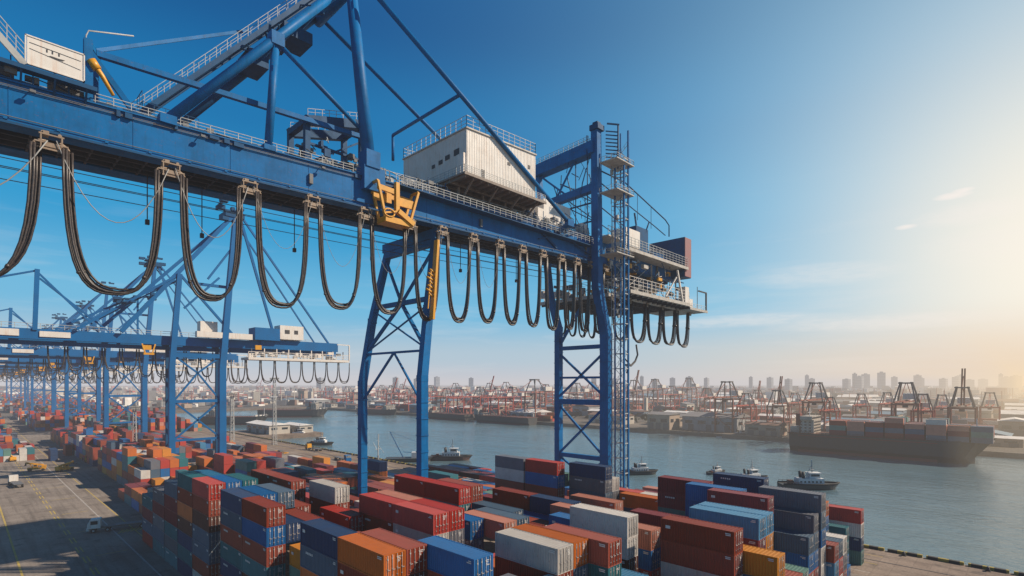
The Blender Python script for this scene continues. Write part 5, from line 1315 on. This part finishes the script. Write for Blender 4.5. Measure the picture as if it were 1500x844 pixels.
cf = N.new('ShaderNodeMath'); cf.operation = 'MULTIPLY'; L.new(cm.outputs['Result'], cf.inputs[0]); L.new(ce.outputs['Result'], cf.inputs[1])
c = mixc(cf, c, lin(236,232,230), .20)
az_ = N.new('ShaderNodeMath'); az_.operation = 'ARCTAN2'
spx = N.new('ShaderNodeVectorMath'); spx.operation = 'DOT_PRODUCT'; spx.inputs[1].default_value = (S_,-C_,0); L.new(nrm.outputs[0], spx.inputs[0])
spf = N.new('ShaderNodeVectorMath'); spf.operation = 'DOT_PRODUCT'; spf.inputs[1].default_value = (C_,S_,0); L.new(nrm.outputs[0], spf.inputs[0])
L.new(spx.outputs['Value'], az_.inputs[0]); L.new(spf.outputs['Value'], az_.inputs[1])
el_ = N.new('ShaderNodeMath'); el_.operation = 'ARCSINE'; L.new(sp.outputs['Z'], el_.inputs[0])
mq = N.new('ShaderNodeMapping'); mq.inputs['Scale'].default_value = (14,14,60); L.new(nrm.outputs[0], mq.inputs['Vector'])
wn = N.new('ShaderNodeTexNoise'); wn.inputs['Scale'].default_value = 3; wn.inputs['Detail'].default_value = 6; L.new(mq.outputs['Vector'], wn.inputs['Vector'])
def M2(op, a, b):
    q = N.new('ShaderNodeMath'); q.operation = op
    for i, v in enumerate((a, b)):
        if isinstance(v, (int, float)): q.inputs[i].default_value = v
        elif v is not None: L.new(v.outputs[0], q.inputs[i])
    return q
for (ca_, ce_, wa_, we_, k_) in ((39.6,15.2,1.4,.32,.8),(40.3,15.5,.8,.2,.8),(36.5,13.3,.9,.24,.7),(41,13.6,4.5,1.0,.3),(23,6.2,10,.7,.34),(35,5.4,10,.8,.34),(44,11,7,2,.2),(9,5.0,6,.5,.25),(30,10,7,1.2,.25)):
    dx = M2('DIVIDE', M2('SUBTRACT', az_, R(ca_)), R(wa_)); dy_ = M2('DIVIDE', M2('SUBTRACT', el_, R(ce_)), R(we_))
    rr_ = M2('ADD', M2('MULTIPLY', dx, dx), M2('MULTIPLY', dy_, dy_))
    g_ = M2('MULTIPLY', M2('SUBTRACT', 1.0, rr_), M2('MULTIPLY', wn, 2.0)); g_ = M2('MAXIMUM', g_, 0.0); g_ = M2('MINIMUM', g_, 1.0)
    c = mixc(g_, c, lin(250,240,232), k_)
L.new(c, b2.inputs['Color']); b2.inputs['Strength'].default_value = 1.0
L.new(b1.outputs[0], ad.inputs[0]); L.new(b2.outputs[0], ad.inputs[1]); L.new(ad.outputs[0], out.inputs['Surface'])

sl = bpy.data.lights.new('sun', 'SUN'); sl.energy = 6.6; sl.angle = R(.6); sl.color = (1.0,.84,.66)
so = bpy.data.objects.new('sun', sl); col.objects.link(so); so.rotation_euler = sd.to_track_quat('Z','Y').to_euler()

cd = bpy.data.cameras.new('camera'); cd.sensor_width = 36; cd.lens = F_/1500*36; cd.shift_y = 140/1500; cd.clip_start = .5; cd.clip_end = 30000
co = bpy.data.objects.new('camera', cd); col.objects.link(co); co.location = (0,0,H_); co.rotation_euler = (R(90),0,math.atan2(-C_,S_))
sc = bpy.context.scene; sc.camera = co
sc.render.engine = 'CYCLES'; sc.view_settings.view_transform = 'Standard'; sc.view_settings.look = 'None'; sc.view_settings.exposure = 0
sc.cycles.use_denoising = True
try: sc.cycles.denoiser = 'OPENIMAGEDENOISE'
except Exception: pass
sc.cycles.max_bounces = 5; sc.cycles.diffuse_bounces = 3; sc.cycles.glossy_bounces = 3; sc.cycles.volume_bounces = 0; sc.cycles.transparent_max_bounces = 8
sc.cycles.use_adaptive_sampling = True; sc.cycles.adaptive_threshold = .012
